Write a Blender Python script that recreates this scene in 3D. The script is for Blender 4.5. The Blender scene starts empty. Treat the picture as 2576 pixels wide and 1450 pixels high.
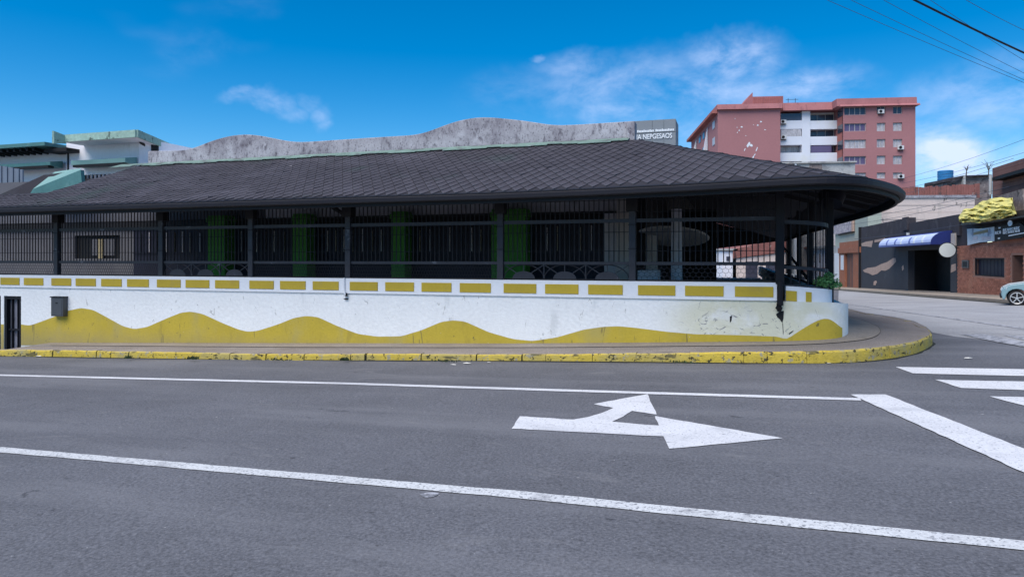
import bpy, bmesh, math, random
from mathutils import Vector, Matrix
random.seed(7)
R_ = math.radians
sc = bpy.context.scene
C = sc.collection

# ------------------------------------------------------------------ camera
F = 1750.0                      # focal length in survey units (picture 2576 x 1450 units)
EYE = 1.6
HZ = 648.0                      # height of the horizon in survey units
cam_d = bpy.data.cameras.new('camera'); cam = bpy.data.objects.new('camera', cam_d); C.objects.link(cam)
cam.location = (0, 0, EYE); cam.rotation_euler = (R_(90), 0, 0)
cam_d.sensor_width = 36.0; cam_d.lens = 36.0 * F / 2576.0
cam_d.shift_y = -(725.0 - HZ) / 2576.0
cam_d.clip_start = 0.05; cam_d.clip_end = 6000
sc.camera = cam

# ------------------------------------------------------------------ world, sun, exposure
SUN_EL, SUN_AZ = 60.0, 219.0    # azimuth clockwise from +Y (the sun stands high behind the viewer)
w = bpy.data.worlds.new('World'); sc.world = w; w.use_nodes = True
nt = w.node_tree; nt.nodes.clear()
def N(tree, typ, **kw):
    n = tree.nodes.new(typ)
    for k, v in kw.items(): setattr(n, k, v)
    return n
sky = N(nt, 'ShaderNodeTexSky', sky_type='NISHITA', sun_disc=False)
sky.sun_elevation = R_(SUN_EL); sky.sun_rotation = R_(SUN_AZ); sky.air_density = 1.0; sky.dust_density = 0.25; sky.ozone_density = 3.0; sky.altitude = 1200
hsv = N(nt, 'ShaderNodeHueSaturation'); hsv.inputs['Hue'].default_value = 0.497; hsv.inputs['Saturation'].default_value = 1.5; hsv.inputs['Value'].default_value = 1.07
nt.links.new(sky.outputs[0], hsv.inputs['Color'])
tc = N(nt, 'ShaderNodeTexCoord')
def cloud_dir(x, y):
    v = Vector(((x - 1288) / F, 1, (HZ - y) / F)); return v.normalized()
def vmath(op, a, b=None):
    n = N(nt, 'ShaderNodeVectorMath', operation=op)
    nt.links.new(a, n.inputs[0])
    if b is not None: n.inputs[1].default_value = b
    return n
def fmath(op, a, b, clamp=False):
    n = N(nt, 'ShaderNodeMath', operation=op, use_clamp=clamp)
    for i, q in enumerate((a, b)):
        if isinstance(q, (int, float)): n.inputs[i].default_value = q
        else: nt.links.new(q, n.inputs[i])
    return n.outputs[0]
dirv0 = tc.outputs['Generated']
wn_ = N(nt, 'ShaderNodeTexNoise'); wn_.inputs['Scale'].default_value = 7; wn_.inputs['Detail'].default_value = 5; wn_.inputs['Roughness'].default_value = .6; nt.links.new(dirv0, wn_.inputs['Vector'])
ws = vmath('SUBTRACT', wn_.outputs['Color'], (.5, .5, .5)); wm = vmath('MULTIPLY', ws.outputs[0], (.11, .11, .075))
wa = N(nt, 'ShaderNodeVectorMath', operation='ADD'); nt.links.new(dirv0, wa.inputs[0]); nt.links.new(wm.outputs[0], wa.inputs[1]); dirv = wa.outputs[0]
total = None
# cloud banks: centre, half size (survey units), strength
for x, y, rx, ry, st in ((1640, 235, 400, 85, .42), (1850, 150, 130, 60, .62), (2040, 215, 150, 50, .55), (1800, 225, 240, 60, .48), (1560, 285, 140, 40, .5), (1450, 170, 140, 45, .36),
                         (625, 243, 50, 20, .40), (670, 262, 50, 20, .36), (715, 283, 40, 20, .26), (755, 262, 34, 20, .24), (790, 282, 36, 22, .30), (812, 305, 26, 20, .26), (1330, 137, 26, 14, .35),
                         (2400, 395, 110, 70, 1.3), (2560, 250, 260, 80, .45), (2330, 350, 90, 40, .5), (2600, 420, 200, 90, .7), (1430, 185, 120, 40, .22),
                         (1740, 330, 130, 60, .3)):
    d0 = cloud_dir(x, y)
    s = vmath('SUBTRACT', dirv, tuple(d0))
    m = vmath('MULTIPLY', s.outputs[0], (F / rx, F / rx, F / ry))
    ln = vmath('LENGTH', m.outputs[0])
    mr = N(nt, 'ShaderNodeMapRange', interpolation_type='SMOOTHSTEP'); mr.inputs['From Min'].default_value = 1.35; mr.inputs['From Max'].default_value = 0.0
    mr.inputs['To Min'].default_value = 0; mr.inputs['To Max'].default_value = st
    nt.links.new(ln.outputs['Value'], mr.inputs['Value'])
    total = mr.outputs[0] if total is None else fmath('MAXIMUM', total, mr.outputs[0])
mp = N(nt, 'ShaderNodeMapping'); mp.inputs['Scale'].default_value = (9, 9, 17); mp.inputs['Rotation'].default_value = (0, R_(-14), 0); mp.inputs['Location'].default_value = (3.1, 0, 1.7)
nt.links.new(dirv0, mp.inputs[0])
nz = N(nt, 'ShaderNodeTexNoise'); nz.inputs['Scale'].default_value = 1.3; nz.inputs['Detail'].default_value = 9; nz.inputs['Roughness'].default_value = .62; nz.inputs['Distortion'].default_value = .25
nt.links.new(mp.outputs[0], nz.inputs['Vector'])
mr = N(nt, 'ShaderNodeMapRange', interpolation_type='SMOOTHSTEP'); mr.inputs['From Min'].default_value = .25; mr.inputs['From Max'].default_value = .80
nt.links.new(nz.outputs[0], mr.inputs['Value'])
# thin streaky cloud elsewhere on the sky
nz2 = N(nt, 'ShaderNodeTexNoise'); nz2.inputs['Scale'].default_value = .42; nz2.inputs['Detail'].default_value = 3
nt.links.new(mp.outputs[0], nz2.inputs['Vector'])
mr2 = N(nt, 'ShaderNodeMapRange', interpolation_type='SMOOTHSTEP'); mr2.inputs['From Min'].default_value = .6; mr2.inputs['From Max'].default_value = .85; mr2.inputs['To Max'].default_value = .22
nt.links.new(nz2.outputs[0], mr2.inputs['Value'])
dens = fmath('MULTIPLY', fmath('MAXIMUM', total, mr2.outputs[0]), fmath('MULTIPLY', mr.outputs[0], 1.35), True)
mix = N(nt, 'ShaderNodeMix', data_type='RGBA')
nt.links.new(dens, mix.inputs[0]); nt.links.new(hsv.outputs[0], mix.inputs[6]); mix.inputs[7].default_value = (5.2, 6.2, 8.6, 1)
bg = N(nt, 'ShaderNodeBackground'); bg.inputs[1].default_value = 0.088
nt.links.new(mix.outputs[2], bg.inputs[0])
wo = N(nt, 'ShaderNodeOutputWorld'); nt.links.new(bg.outputs[0], wo.inputs[0])

sun_d = bpy.data.lights.new('sun', 'SUN'); sun = bpy.data.objects.new('sun', sun_d); C.objects.link(sun)
sun_d.energy = 3.1; sun_d.angle = R_(62); sun_d.color = (1.0, .93, .85)
az = R_(SUN_AZ); el = R_(SUN_EL)
sdir = Vector((math.sin(az) * math.cos(el), math.cos(az) * math.cos(el), math.sin(el)))
sun.rotation_euler = (-sdir).to_track_quat('-Z', 'Y').to_euler(); sun.location = (0, 0, 60)

sc.view_settings.view_transform = 'Standard'; sc.view_settings.look = 'None'
sc.view_settings.exposure = 0.70; sc.view_settings.gamma = 1; sc.view_settings.use_curve_mapping = False
sc.render.engine = 'CYCLES'

# ------------------------------------------------------------------ mesh helpers
class MB:
    def __init__(s): s.v = []; s.f = []; s.mi = []; s.cur = 0
    def poly(s, pts):
        n = len(s.v); s.v += [tuple(p) for p in pts]; s.f.append(tuple(range(n, n + len(pts)))); s.mi.append(s.cur)
    def box(s, x0, x1, y0, y1, z0, z1):
        n = len(s.v)
        s.v += [(x, y, z) for z in (z0, z1) for x, y in ((x0, y0), (x1, y0), (x1, y1), (x0, y1))]
        for q in ((0, 3, 2, 1), (4, 5, 6, 7), (0, 1, 5, 4), (1, 2, 6, 5), (2, 3, 7, 6), (3, 0, 4, 7)):
            s.f.append(tuple(n + i for i in q)); s.mi.append(s.cur)
        return s
    def slab(s, pts, vec):                       # closed prism: polygon pts swept by vec
        n = len(s.v); k = len(pts); vec = Vector(vec)
        s.v += [tuple(p) for p in pts] + [tuple(Vector(p) + vec) for p in pts]
        s.f.append(tuple(range(n, n + k))); s.mi.append(s.cur)
        s.f.append(tuple(range(n + 2 * k - 1, n + k - 1, -1))); s.mi.append(s.cur)
        for i in range(k):
            j = (i + 1) % k
            s.f.append((n + i, n + k + i, n + k + j, n + j)); s.mi.append(s.cur)
        return s
    def beam(s, a, b, w_, h_, up=(0, 0, 1)):     # rectangular bar from a to b
        a = Vector(a); b = Vector(b); d = (b - a).normalized(); up = Vector(up)
        if abs(d.dot(up)) > .98: up = Vector((0, 1, 0))
        x = d.cross(up).normalized() * w_ / 2; y = x.cross(d).normalized() * h_ / 2
        s.slab([a - x - y, a + x - y, a + x + y, a - x + y], b - a); return s
    def tube(s, pts, r, k=6, closed=False):
        pts = [Vector(p) for p in pts]; m = len(pts); n = len(s.v)
        rr = r if isinstance(r, (list, tuple)) else [r] * m
        ref = Vector((0, 0, 1))
        for i, p in enumerate(pts):
            d = (pts[min(i + 1, m - 1)] - pts[max(i - 1, 0)])
            if closed: d = pts[(i + 1) % m] - pts[i - 1]
            d.normalize()
            u = d.cross(ref)
            if u.length < .05: u = d.cross(Vector((0, 1, 0)))
            u.normalize(); v2 = d.cross(u).normalized()
            for j in range(k):
                a = 2 * math.pi * j / k; s.v.append(tuple(p + (u * math.cos(a) + v2 * math.sin(a)) * rr[i]))
        for i in range(m if closed else m - 1):
            for j in range(k):
                a = n + i * k + j; b = n + i * k + (j + 1) % k; i2 = (i + 1) % m
                s.f.append((a, b, n + i2 * k + (j + 1) % k, n + i2 * k + j)); s.mi.append(s.cur)
        if not closed:
            s.f.append(tuple(n + j for j in range(k - 1, -1, -1))); s.mi.append(s.cur)
            s.f.append(tuple(n + (m - 1) * k + j for j in range(k))); s.mi.append(s.cur)
        return s
    def cyl(s, c, r, z0, z1, k=20, r1=None):
        r1 = r if r1 is None else r1
        n = len(s.v)
        for rad, z in ((r, z0), (r1, z1)):
            for j in range(k):
                a = 2 * math.pi * j / k; s.v.append((c[0] + rad * math.cos(a), c[1] + rad * math.sin(a), z))
        for j in range(k):
            s.f.append((n + j, n + (j + 1) % k, n + k + (j + 1) % k, n + k + j)); s.mi.append(s.cur)
        s.f.append(tuple(n + j for j in range(k - 1, -1, -1))); s.mi.append(s.cur)
        s.f.append(tuple(n + k + j for j in range(k))); s.mi.append(s.cur)
        return s
    def mesh(s, name, mats, smooth=False):
        me = bpy.data.meshes.new(name); me.from_pydata(s.v, [], s.f)
        mats = mats if isinstance(mats, (list, tuple)) else [mats]
        for m in mats: me.materials.append(m)
        me.polygons.foreach_set('material_index', s.mi)
        if smooth: me.polygons.foreach_set('use_smooth', [True] * len(s.f))
        bm = bmesh.new(); bm.from_mesh(me); bmesh.ops.recalc_face_normals(bm, faces=bm.faces); bm.to_mesh(me); bm.free()
        me.update(); return me
    def build(s, name, mats, parent=None, smooth=False, loc=None, bevel=0):
        o = bpy.data.objects.new(name, s.mesh(name, mats, smooth)); C.objects.link(o)
        if parent: o.parent = parent
        if loc: o.location = loc
        if bevel:
            b = o.modifiers.new('bevel', 'BEVEL'); b.width = bevel; b.segments = 2; b.limit_method = 'ANGLE'
        return o
def inst(name, me, parent=None, loc=(0, 0, 0), rot=(0, 0, 0), scale=None):
    o = bpy.data.objects.new(name, me); C.objects.link(o); o.location = loc; o.rotation_euler = rot
    if scale: o.scale = scale
    if parent: o.parent = parent
    return o
def tag(o, label=None, cat=None, group=None, kind=None):
    for k, v in (('label', label), ('category', cat), ('group', group), ('kind', kind)):
        if v: o[k] = v
    return o
def thing(name, label, cat, loc=(0, 0, 0), rz=0, group=None):
    o = bpy.data.objects.new(name, None); C.objects.link(o); o.location = loc; o.rotation_euler = (0, 0, rz); o.empty_display_size = .3
    return tag(o, label, cat, group)
def copy_tree(o, parent=None):
    c = o.copy(); C.objects.link(c)
    if parent: c.parent = parent
    for ch in list(o.children): copy_tree(ch, c)
    return c

# ------------------------------------------------------------------ materials
def mat(name, col, rough=.85, var=.10, scale=2.5, fine=30, finevar=.06, bump=0, bscale=60, metal=0, spec=.35, spots=(), zdirt=None, streak=None, island=0):
    m = bpy.data.materials.new(name); m.use_nodes = True; t = m.node_tree; b = t.nodes['Principled BSDF']
    b.inputs['Roughness'].default_value = rough; b.inputs['Metallic'].default_value = metal; b.inputs['Specular IOR Level'].default_value = spec
    tcn = t.nodes.new('ShaderNodeTexCoord'); co = tcn.outputs['Object']
    def noise(sc_, det=5, rg=.6, vec=None, dist=0):
        n = t.nodes.new('ShaderNodeTexNoise'); n.inputs['Scale'].default_value = sc_; n.inputs['Detail'].default_value = det; n.inputs['Roughness'].default_value = rg; n.inputs['Distortion'].default_value = dist
        t.links.new(vec or co, n.inputs['Vector']); return n.outputs[0]
    def rng(x, a, b_, c, d, smooth=False):
        n = t.nodes.new('ShaderNodeMapRange'); n.inputs[1].default_value = a; n.inputs[2].default_value = b_; n.inputs[3].default_value = c; n.inputs[4].default_value = d
        if smooth: n.interpolation_type = 'SMOOTHSTEP'
        t.links.new(x, n.inputs[0]); return n.outputs[0]
    def mul(a, b_, op='MULTIPLY', clamp=False):
        n = t.nodes.new('ShaderNodeMath'); n.operation = op; n.use_clamp = clamp
        for i, q in enumerate((a, b_)):
            if isinstance(q, (int, float)): n.inputs[i].default_value = q
            else: t.links.new(q, n.inputs[i])
        return n.outputs[0]
    def mixc(fac, a, b_):
        n = t.nodes.new('ShaderNodeMix'); n.data_type = 'RGBA'
        if isinstance(fac, (int, float)): n.inputs[0].default_value = fac
        else: t.links.new(fac, n.inputs[0])
        for i, q in ((6, a), (7, b_)):
            if isinstance(q, tuple): n.inputs[i].default_value = (*q[:3], 1)
            else: t.links.new(q, n.inputs[i])
        return n.outputs[2]
    v = mul(rng(noise(scale), .25, .75, 1 - var, 1 + var), rng(noise(fine, 3), .25, .75, 1 - finevar, 1 + finevar))
    if island:
        g = t.nodes.new('ShaderNodeNewGeometry'); oi = t.nodes.new('ShaderNodeObjectInfo')
        v = mul(v, mul(rng(g.outputs['Random Per Island'], 0, 1, 1 - island, 1 + island), rng(oi.outputs['Random'], 0, 1, 1 - island, 1 + island)))
    vm = t.nodes.new('ShaderNodeVectorMath'); vm.operation = 'SCALE'; vm.inputs[0].default_value = col[:3]; t.links.new(v, vm.inputs['Scale'])
    c = vm.outputs[0]
    for sp in spots:                                       # (colour, scale, threshold, softness, amount, stretch xyz, distortion)
        scol, ss, th, so, am = sp[:5]
        vec = co
        if len(sp) > 5 and sp[5]:
            mpn = t.nodes.new('ShaderNodeMapping'); mpn.inputs['Scale'].default_value = sp[5][:3]; mpn.vector_type = 'POINT'
            if len(sp[5]) > 3: mpn.vector_type = 'TEXTURE'; mpn.inputs['Scale'].default_value = tuple(1 / q for q in sp[5][:3]); mpn.inputs['Rotation'].default_value = (0, 0, R_(sp[5][3]))
            t.links.new(co, mpn.inputs[0]); vec = mpn.outputs[0]
        f = rng(noise(ss, 6, .62, vec, sp[6] if len(sp) > 6 else 0), th, th + so, 0, am, True)
        if len(sp) > 7:                                    # only round a point (s, t, z, rx, rz)
            px, py, pz, rx, rz_ = sp[7]
            a = t.nodes.new('ShaderNodeVectorMath'); a.operation = 'SUBTRACT'; t.links.new(co, a.inputs[0]); a.inputs[1].default_value = (px, py, pz)
            a2 = t.nodes.new('ShaderNodeVectorMath'); a2.operation = 'MULTIPLY'; t.links.new(a.outputs[0], a2.inputs[0]); a2.inputs[1].default_value = (1 / rx, 0, 1 / rz_)
            a3 = t.nodes.new('ShaderNodeVectorMath'); a3.operation = 'LENGTH'; t.links.new(a2.outputs[0], a3.inputs[0])
            f = mul(f, rng(a3.outputs['Value'], .45, 1.0, 1, 0, True))
        c = mixc(f, c, scol)
    if zdirt:                                              # (colour, z0, z1, amount) splash-up dirt near the foot
        dcol, z0, z1, am = zdirt
        sx = t.nodes.new('ShaderNodeSeparateXYZ'); t.links.new(co, sx.inputs[0])
        zz = mul(sx.outputs[2], mul(noise(4), .35), 'SUBTRACT')
        c = mixc(rng(zz, z0 - .17, z1 - .17, am, 0, True), c, dcol)
    t.links.new(c, b.inputs['Base Color'])
    if bump:
        bp = t.nodes.new('ShaderNodeBump'); bp.inputs['Strength'].default_value = bump; bp.inputs['Distance'].default_value = .01
        t.links.new(noise(bscale, 4), bp.inputs['Height']); t.links.new(bp.outputs[0], b.inputs['Normal'])
    return m
def emit_free(name, col, rough=.5, **k): return mat(name, col, rough, var=.03, finevar=.02, **k)

M = {}
M['asphalt'] = mat('asphalt', (.102, .105, .120), .82, var=.24, scale=.45, fine=48, finevar=.5, bump=.9, bscale=34, spec=.4,
                   spots=(((.175, .178, .195), .5, .46, .25, .5, (.3, 2.2, 1, -21)), ((.060, .062, .074), .55, .52, .22, .55, (.22, 1.5, 1, -21), .4), ((.19, .19, .20), 1.7, .60, .10, .35, (.5, 1.6, 1, -21), .8),
                          ((.030, .031, .038), 3.2, .665, .035, .65, (.7, 1.4, 1, -21), 1.2), ((.42, .42, .42), 21, .70, .03, .9), ((.40, .39, .37), 8, .745, .02, .7), ((.022, .022, .026), 12, .66, .06, .75), ((.20, .20, .215), 60, .58, .08, .55), ((.035, .035, .042), 75, .60, .08, .55)))
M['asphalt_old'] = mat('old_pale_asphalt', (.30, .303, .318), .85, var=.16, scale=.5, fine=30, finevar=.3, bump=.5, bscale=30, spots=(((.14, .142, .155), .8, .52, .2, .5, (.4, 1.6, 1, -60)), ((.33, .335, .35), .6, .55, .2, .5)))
M['paint'] = mat('road_paint', (.58, .59, .62), .7, var=.07, scale=2, fine=60, finevar=.14, bump=.4, bscale=60,
                 spots=(((.42, .43, .46), 1.6, .48, .2, .6, (.5, 1.4, 1, -21)), ((.20, .21, .24), 42, .575, .07, .75), ((.16, .165, .19), 9, .66, .04, .7, (.6, 1.6, 1, -21), .8), ((.30, .31, .34), 3.0, .58, .14, .45)))
M['paint_worn'] = mat('worn_road_paint', (.52, .535, .55), .7, var=.08, scale=2, fine=60, finevar=.2, bump=.3,
                      spots=(((.14, .145, .165), 38, .53, .10, .8), ((.2, .2, .22), 3.0, .55, .12, .5)))
M['paint_faded'] = mat('faded_road_paint', (.36, .37, .41), .8, var=.1, scale=2, fine=60, finevar=.2,
                       spots=(((.11, .115, .13), 9, .46, .12, .9),))
M['curb'] = mat('yellow_kerb_paint', (.50, .37, .05), .75, var=.18, scale=3, fine=30, finevar=.14, bump=.9, bscale=26,
                spots=(((.34, .29, .12), 1.2, .45, .2, .7), ((.28, .26, .20), 9, .58, .05, .85), ((.07, .065, .035), 3.2, .60, .05, .85, (.6, .6, 2.5)), ((.025, .028, .015), 7, .60, .03, .95, (1, 1, 2)), ((.02, .02, .015), 16, .60, .03, .9)))
M['seam'] = mat('paving_seam', (.13, .11, .09), .95)
M['joint'] = mat('dark_joint', (.02, .022, .018), .95)
M['walk'] = mat('brown_aggregate', (.235, .205, .185), .9, var=.14, scale=1.2, fine=70, finevar=.5, bump=.8, bscale=60,
                spots=(((.16, .125, .11), .9, .48, .25, .6), ((.36, .34, .31), 40, .62, .05, .6), ((.08, .08, .07), 6, .66, .06, .5)))
M['walk_in'] = mat('pale_concrete_paving', (.29, .25, .21), .9, var=.14, scale=1.5, fine=50, finevar=.25, bump=.5,
                   spots=(((.22, .19, .15), 2, .55, .15, .6), ((.08, .09, .05), 9, .66, .05, .6)))
M['stucco'] = mat('white_stucco', (.84, .84, .83), .9, var=.04, scale=1.6, fine=16, finevar=.06, bump=1.2, bscale=15,
                  spots=(((.66, .64, .47), 1.6, .26, .24, .85, None, .5, (3.95, 0, .62, 1.7, .75)),
                         ((.17, .17, .19), 5.0, .605, .02, .75, (1, 1, 1.6), 1.6, (3.7, 0, .5, 1.1, .42)),
                         ((.55, .56, .56), 2.2, .60, .12, .45, (1, 1, .25)), ((.30, .30, .30), 26, .68, .04, .5), ((.25, .24, .22), 4.5, .655, .012, .5, (1.4, 1, .5), 2.0), ((.10, .09, .07), 7, .68, .02, .8, None, 1, (4.25, 0, .62, .28, .3))),
                  zdirt=((.42, .39, .30), -.30, .10, .45))
M['band'] = mat('white_band_paint', (.80, .81, .84), .85, var=.03, scale=2, fine=20, finevar=.03, bump=.25, bscale=40,
                spots=(((.30, .28, .27), 9, .60, .05, .8, (1, 1, .35), .6, (-3.22, 0, 1.08, .10, .22)), ((.6, .58, .5), 2.2, .66, .1, .4)))
M['yellow'] = mat('mustard_wall_paint', (.52, .385, .045), .8, var=.08, scale=1.4, fine=20, finevar=.06, bump=.5, bscale=22,
                  spots=(((.42, .345, .13), 1.1, .50, .2, .6, (1, 1, .5)), ((.36, .27, .05), 3, .56, .12, .5, (1, 1, .3)), ((.10, .09, .05), 8, .65, .03, .75), ((.55, .50, .35), 13, .68, .03, .6), ((.14, .12, .06), 2.6, .63, .02, .6, (2, 1, .25), 1)), zdirt=((.30, .25, .13), -.32, .22, .65))
M['panel'] = mat('mustard_panel_paint', (.50, .36, .035), .7, var=.07, scale=4, fine=25, finevar=.05, bump=.2, spots=(((.42, .30, .06), 3, .56, .1, .5),), island=.05)
M['iron'] = mat('dark_iron_paint', (.009, .009, .013), .6, var=.2, scale=5, fine=40, finevar=.15, spec=.25)
M['iron_grey'] = mat('grey_iron_paint', (.022, .023, .032), .5, var=.3, scale=3, fine=30, finevar=.1, spec=.4, spots=(((.16, .17, .20), 3, .60, .1, .6),))
M['mesh'] = mat('wire', (.03, .03, .038), .7, spec=.2)
M['roof'] = mat('shingle', (.044, .040, .050), .85, var=.2, scale=.9, fine=40, finevar=.25, bump=.5, bscale=70, island=.12,
                spots=(((.085, .08, .10), .7, .50, .2, .55), ((.030, .055, .048), .6, .54, .2, .6), ((.30, .29, .30), 3.2, .74, .03, .7)))
M['roofbase'] = mat('roof_underlay', (.022, .021, .028), .95)
M['moss'] = mat('mossy_flashing', (.15, .23, .20), .9, var=.25, scale=2, fine=12, finevar=.2, bump=.5, spots=(((.08, .08, .09), 3, .52, .1, .8), ((.42, .45, .46), 5, .63, .05, .7)))
M['gutter'] = mat('gutter_paint', (.010, .010, .016), .6, var=.2, scale=2, spec=.3, fine=20)
M['soffit'] = mat('dark_soffit_boards', (.03, .028, .03), .8, var=.2)
M['parapet'] = mat('weathered_concrete', (.36, .35, .38), .95, var=.12, scale=1.0, fine=9, finevar=.12, bump=.12, bscale=22,
                   spots=(((.54, .54, .58), 1.3, .42, .35, .7, (1, 1, .8), .2), ((.13, .115, .14), 1.7, .44, .32, .9, (1, 1, .7), .2), ((.08, .07, .09), 9, .50, .20, .75, (1.2, 1, .6), .2), ((.05, .045, .055), 26, .56, .10, .8, (1, 1, .8)), ((.58, .58, .62), 20, .60, .10, .6)))
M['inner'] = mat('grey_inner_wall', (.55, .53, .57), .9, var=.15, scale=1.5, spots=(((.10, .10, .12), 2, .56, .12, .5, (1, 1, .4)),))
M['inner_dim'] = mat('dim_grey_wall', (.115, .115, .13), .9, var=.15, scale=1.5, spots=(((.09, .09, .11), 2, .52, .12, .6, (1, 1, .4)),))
M['beige_in'] = mat('beige_inner_wall', (.48, .43, .40), .9, var=.12)
M['darkblue'] = mat('dark_navy_shutter', (.012, .013, .03), .6, var=.2)
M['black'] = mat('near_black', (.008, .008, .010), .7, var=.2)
M['green'] = mat('green_column_paint', (.075, .26, .045), .8, var=.06, fine=6, scale=3)
M['streak'] = mat('pale_lath', (.30, .27, .22), .8)
M['floor'] = mat('terrace_floor', (.30, .28, .26), .8)
M['white_house'] = mat('white_house_paint', (.80, .79, .83), .9, var=.05, scale=.8, fine=12, finevar=.04, spots=(((.5, .5, .5), 1.5, .66, .1, .4, (1, 1, .3)),))
M['teal_moss'] = mat('green_fascia', (.32, .47, .40), .9, var=.15, scale=1, fine=10, finevar=.2, spots=(((.06, .08, .07), 3.2, .56, .05, .9, (1, 1, .7)), ((.55, .60, .52), 4, .64, .06, .6)))
M['teal'] = mat('teal_paint', (.07, .19, .19), .6, var=.15, scale=1.5, fine=12, spots=(((.14, .27, .26), 2, .55, .1, .6),))
M['teal2'] = mat('pale_teal_paint', (.17, .31, .29), .6, var=.12, scale=1.5)
M['grey_tin'] = mat('grey_sheet_metal', (.15, .18, .23), .5, var=.15, scale=1.5, spots=(((.5, .5, .55), 6, .72, .02, .8),))
M['cladding'] = mat('grey_cladding', (.20, .225, .25), .6, var=.05, scale=.4)
M['letter'] = emit_free('white_letter', (.72, .76, .80), .5)
M['pink'] = mat('dusty_pink_render', (.38, .175, .18), .92, var=.05, scale=.18, fine=3, finevar=.04, spots=(((.36, .15, .15), .25, .5, .3, .5, (1, 1, .3)),))
M['pink_d'] = mat('brick_red_render', (.36, .13, .115), .92, var=.08, scale=.3, fine=4)
M['pink_roof'] = mat('red_parapet', (.36, .15, .155), .92, var=.15, scale=.5, fine=5, finevar=.1, spots=(((.20, .09, .10), 1.2, .55, .1, .6, (1, 1, .3)),))
M['apt_white'] = mat('white_balcony_render', (.72, .75, .82), .9, var=.05, scale=.3, spots=(((.70, .70, .58), .2, .5, .2, .5),))
M['glass_dark'] = mat('dark_window_glass', (.05, .055, .08), .15, spec=.6, var=.3, scale=.5)
M['glass_curt'] = mat('curtained_glass', (.50, .48, .50), .35, spec=.5, var=.2, scale=1.2, fine=4, finevar=.2, spots=(((.25, .25, .3), 2.4, .55, .05, .7, (2.5, 1, .2)),))
M['glass_violet'] = mat('violet_tinted_glass', (.12, .085, .17), .2, spec=.6, var=.15, scale=.6)
M['frame'] = emit_free('window_frame', (.45, .42, .42), .6)
M['ac'] = mat('ac_casing', (.62, .62, .62), .6, var=.1)
M['concrete'] = mat('raw_concrete', (.42, .42, .41), .95, var=.15, scale=.8, fine=6, finevar=.15, bump=.4, bscale=10, spots=(((.20, .20, .21), .9, .52, .1, .6),))
M['beige'] = mat('stained_beige_boards', (.70, .58, .52), .95, var=.06, scale=.6, fine=6, finevar=.06, spots=(((.10, .10, .09), 1.6, .60, .06, .85, (1, 1, .35), .5), ((.36, .33, .30), .9, .55, .15, .5, (1.2, 1, .25))))
M['rust'] = mat('rusty_red_sheet', (.25, .10, .085), .8, var=.25, scale=1.2, fine=8, finevar=.15, spots=(((.08, .06, .06), 1.6, .56, .08, .8, (1.5, 1, .4)), ((.50, .44, .40), 2, .64, .06, .6)))
M['rubble'] = mat('rough_plaster', (.22, .18, .17), .95, var=.3, scale=1.6, fine=8, finevar=.25, bump=.8, bscale=12, spots=(((.06, .05, .05), 2, .55, .06, .8), ((.45, .38, .34), 2.4, .60, .06, .6)))
M['black_wall'] = mat('charcoal_wall_paint', (.045, .05, .062), .85, var=.15, scale=.5, fine=8, finevar=.1, spots=(((.09, .10, .12), .6, .55, .2, .5),))
M['black_top'] = mat('sooty_upper_wall', (.045, .04, .048), .9, var=.3, scale=.9, fine=10, finevar=.2, spots=(((.10, .095, .10), 1.3, .55, .1, .6),))
M['peeled'] = mat('bare_plaster_patch', (.46, .33, .27), .95, var=.15, scale=3, fine=14, finevar=.15)
M['orange'] = mat('orange_brick', (.33, .13, .075), .9, var=.14, scale=1.2, fine=14, finevar=.15, spots=(((.45, .36, .30), 2.2, .62, .05, .6),))
M['door'] = mat('brown_door', (.14, .075, .06), .7, var=.2)
M['sage'] = mat('sage_green_render', (.38, .42, .36), .9, var=.08, scale=.5, spots=(((.28, .30, .25), 1, .6, .1, .4, (1, 1, .3)),))
M['mural'] = mat('printed_mural', (.55, .50, .50), .8, var=.1, spots=(((.13, .10, .17), 2.6, .50, .05, .85, (3.6, 3.6, 1.2), .6), ((.40, .22, .22), 2.0, .58, .05, .7, (3, 3, 1.4)), ((.75, .72, .70), 3.4, .60, .04, .8, (3, 3, 1))))
M['awning_b'] = mat('blue_awning_cloth', (.010, .022, .14), .7, var=.15, scale=1)
M['awning_w'] = mat('lit_awning_print', (.50, .58, .84), .7, var=.08, scale=1.4)  # pale tone holds the light reflected by the awning's front slope
M['awning_t'] = mat('awning_trim', (.13, .17, .40), .7, var=.1)
M['sign_w'] = emit_free('white_sign', (.55, .58, .56), .6, spots=(((.50, .54, .54), 5, .60, .05, .5),))
M['banner'] = mat('printed_banner', (.52, .60, .66), .7, var=.15, scale=1.3, spots=(((.20, .24, .33), 2.0, .58, .08, .8), ((.75, .78, .80), 1.6, .60, .1, .6)))
M['gold'] = mat('dull_gold_print', (.30, .25, .15), .7)
M['brick'] = mat('red_brick', (.40, .165, .11), .9, var=.14, scale=1, fine=14, finevar=.1, island=.22, spots=(((.42, .21, .14), .8, .52, .15, .6),))
M['mortar'] = mat('mortar', (.30, .17, .13), .95)
M['tarp'] = mat('yellow_tarpaulin', (.60, .54, .17), .75, var=.10, scale=2, spots=(((.30, .26, .06), 3, .62, .06, .6),))
M['blue_tank'] = mat('blue_tank_plastic', (.03, .19, .42), .5, var=.08)
M['wood'] = mat('reddish_timber', (.20, .10, .085), .85, var=.2, scale=1, fine=12, finevar=.1, island=.1)
M['white_pipe'] = emit_free('pale_pipe', (.45, .45, .45), .6)
M['cable'] = mat('cable_black', (.008, .009, .015), .6)
M['cable2'] = mat('cable_grey', (.06, .07, .10), .6)
M['teal_car'] = mat('teal_car_paint', (.20, .33, .37), .25, var=.02, finevar=.01, spec=.6)
M['silver_car'] = mat('pale_car_paint', (.60, .66, .68), .3, var=.02, finevar=.01, spec=.6)
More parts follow.
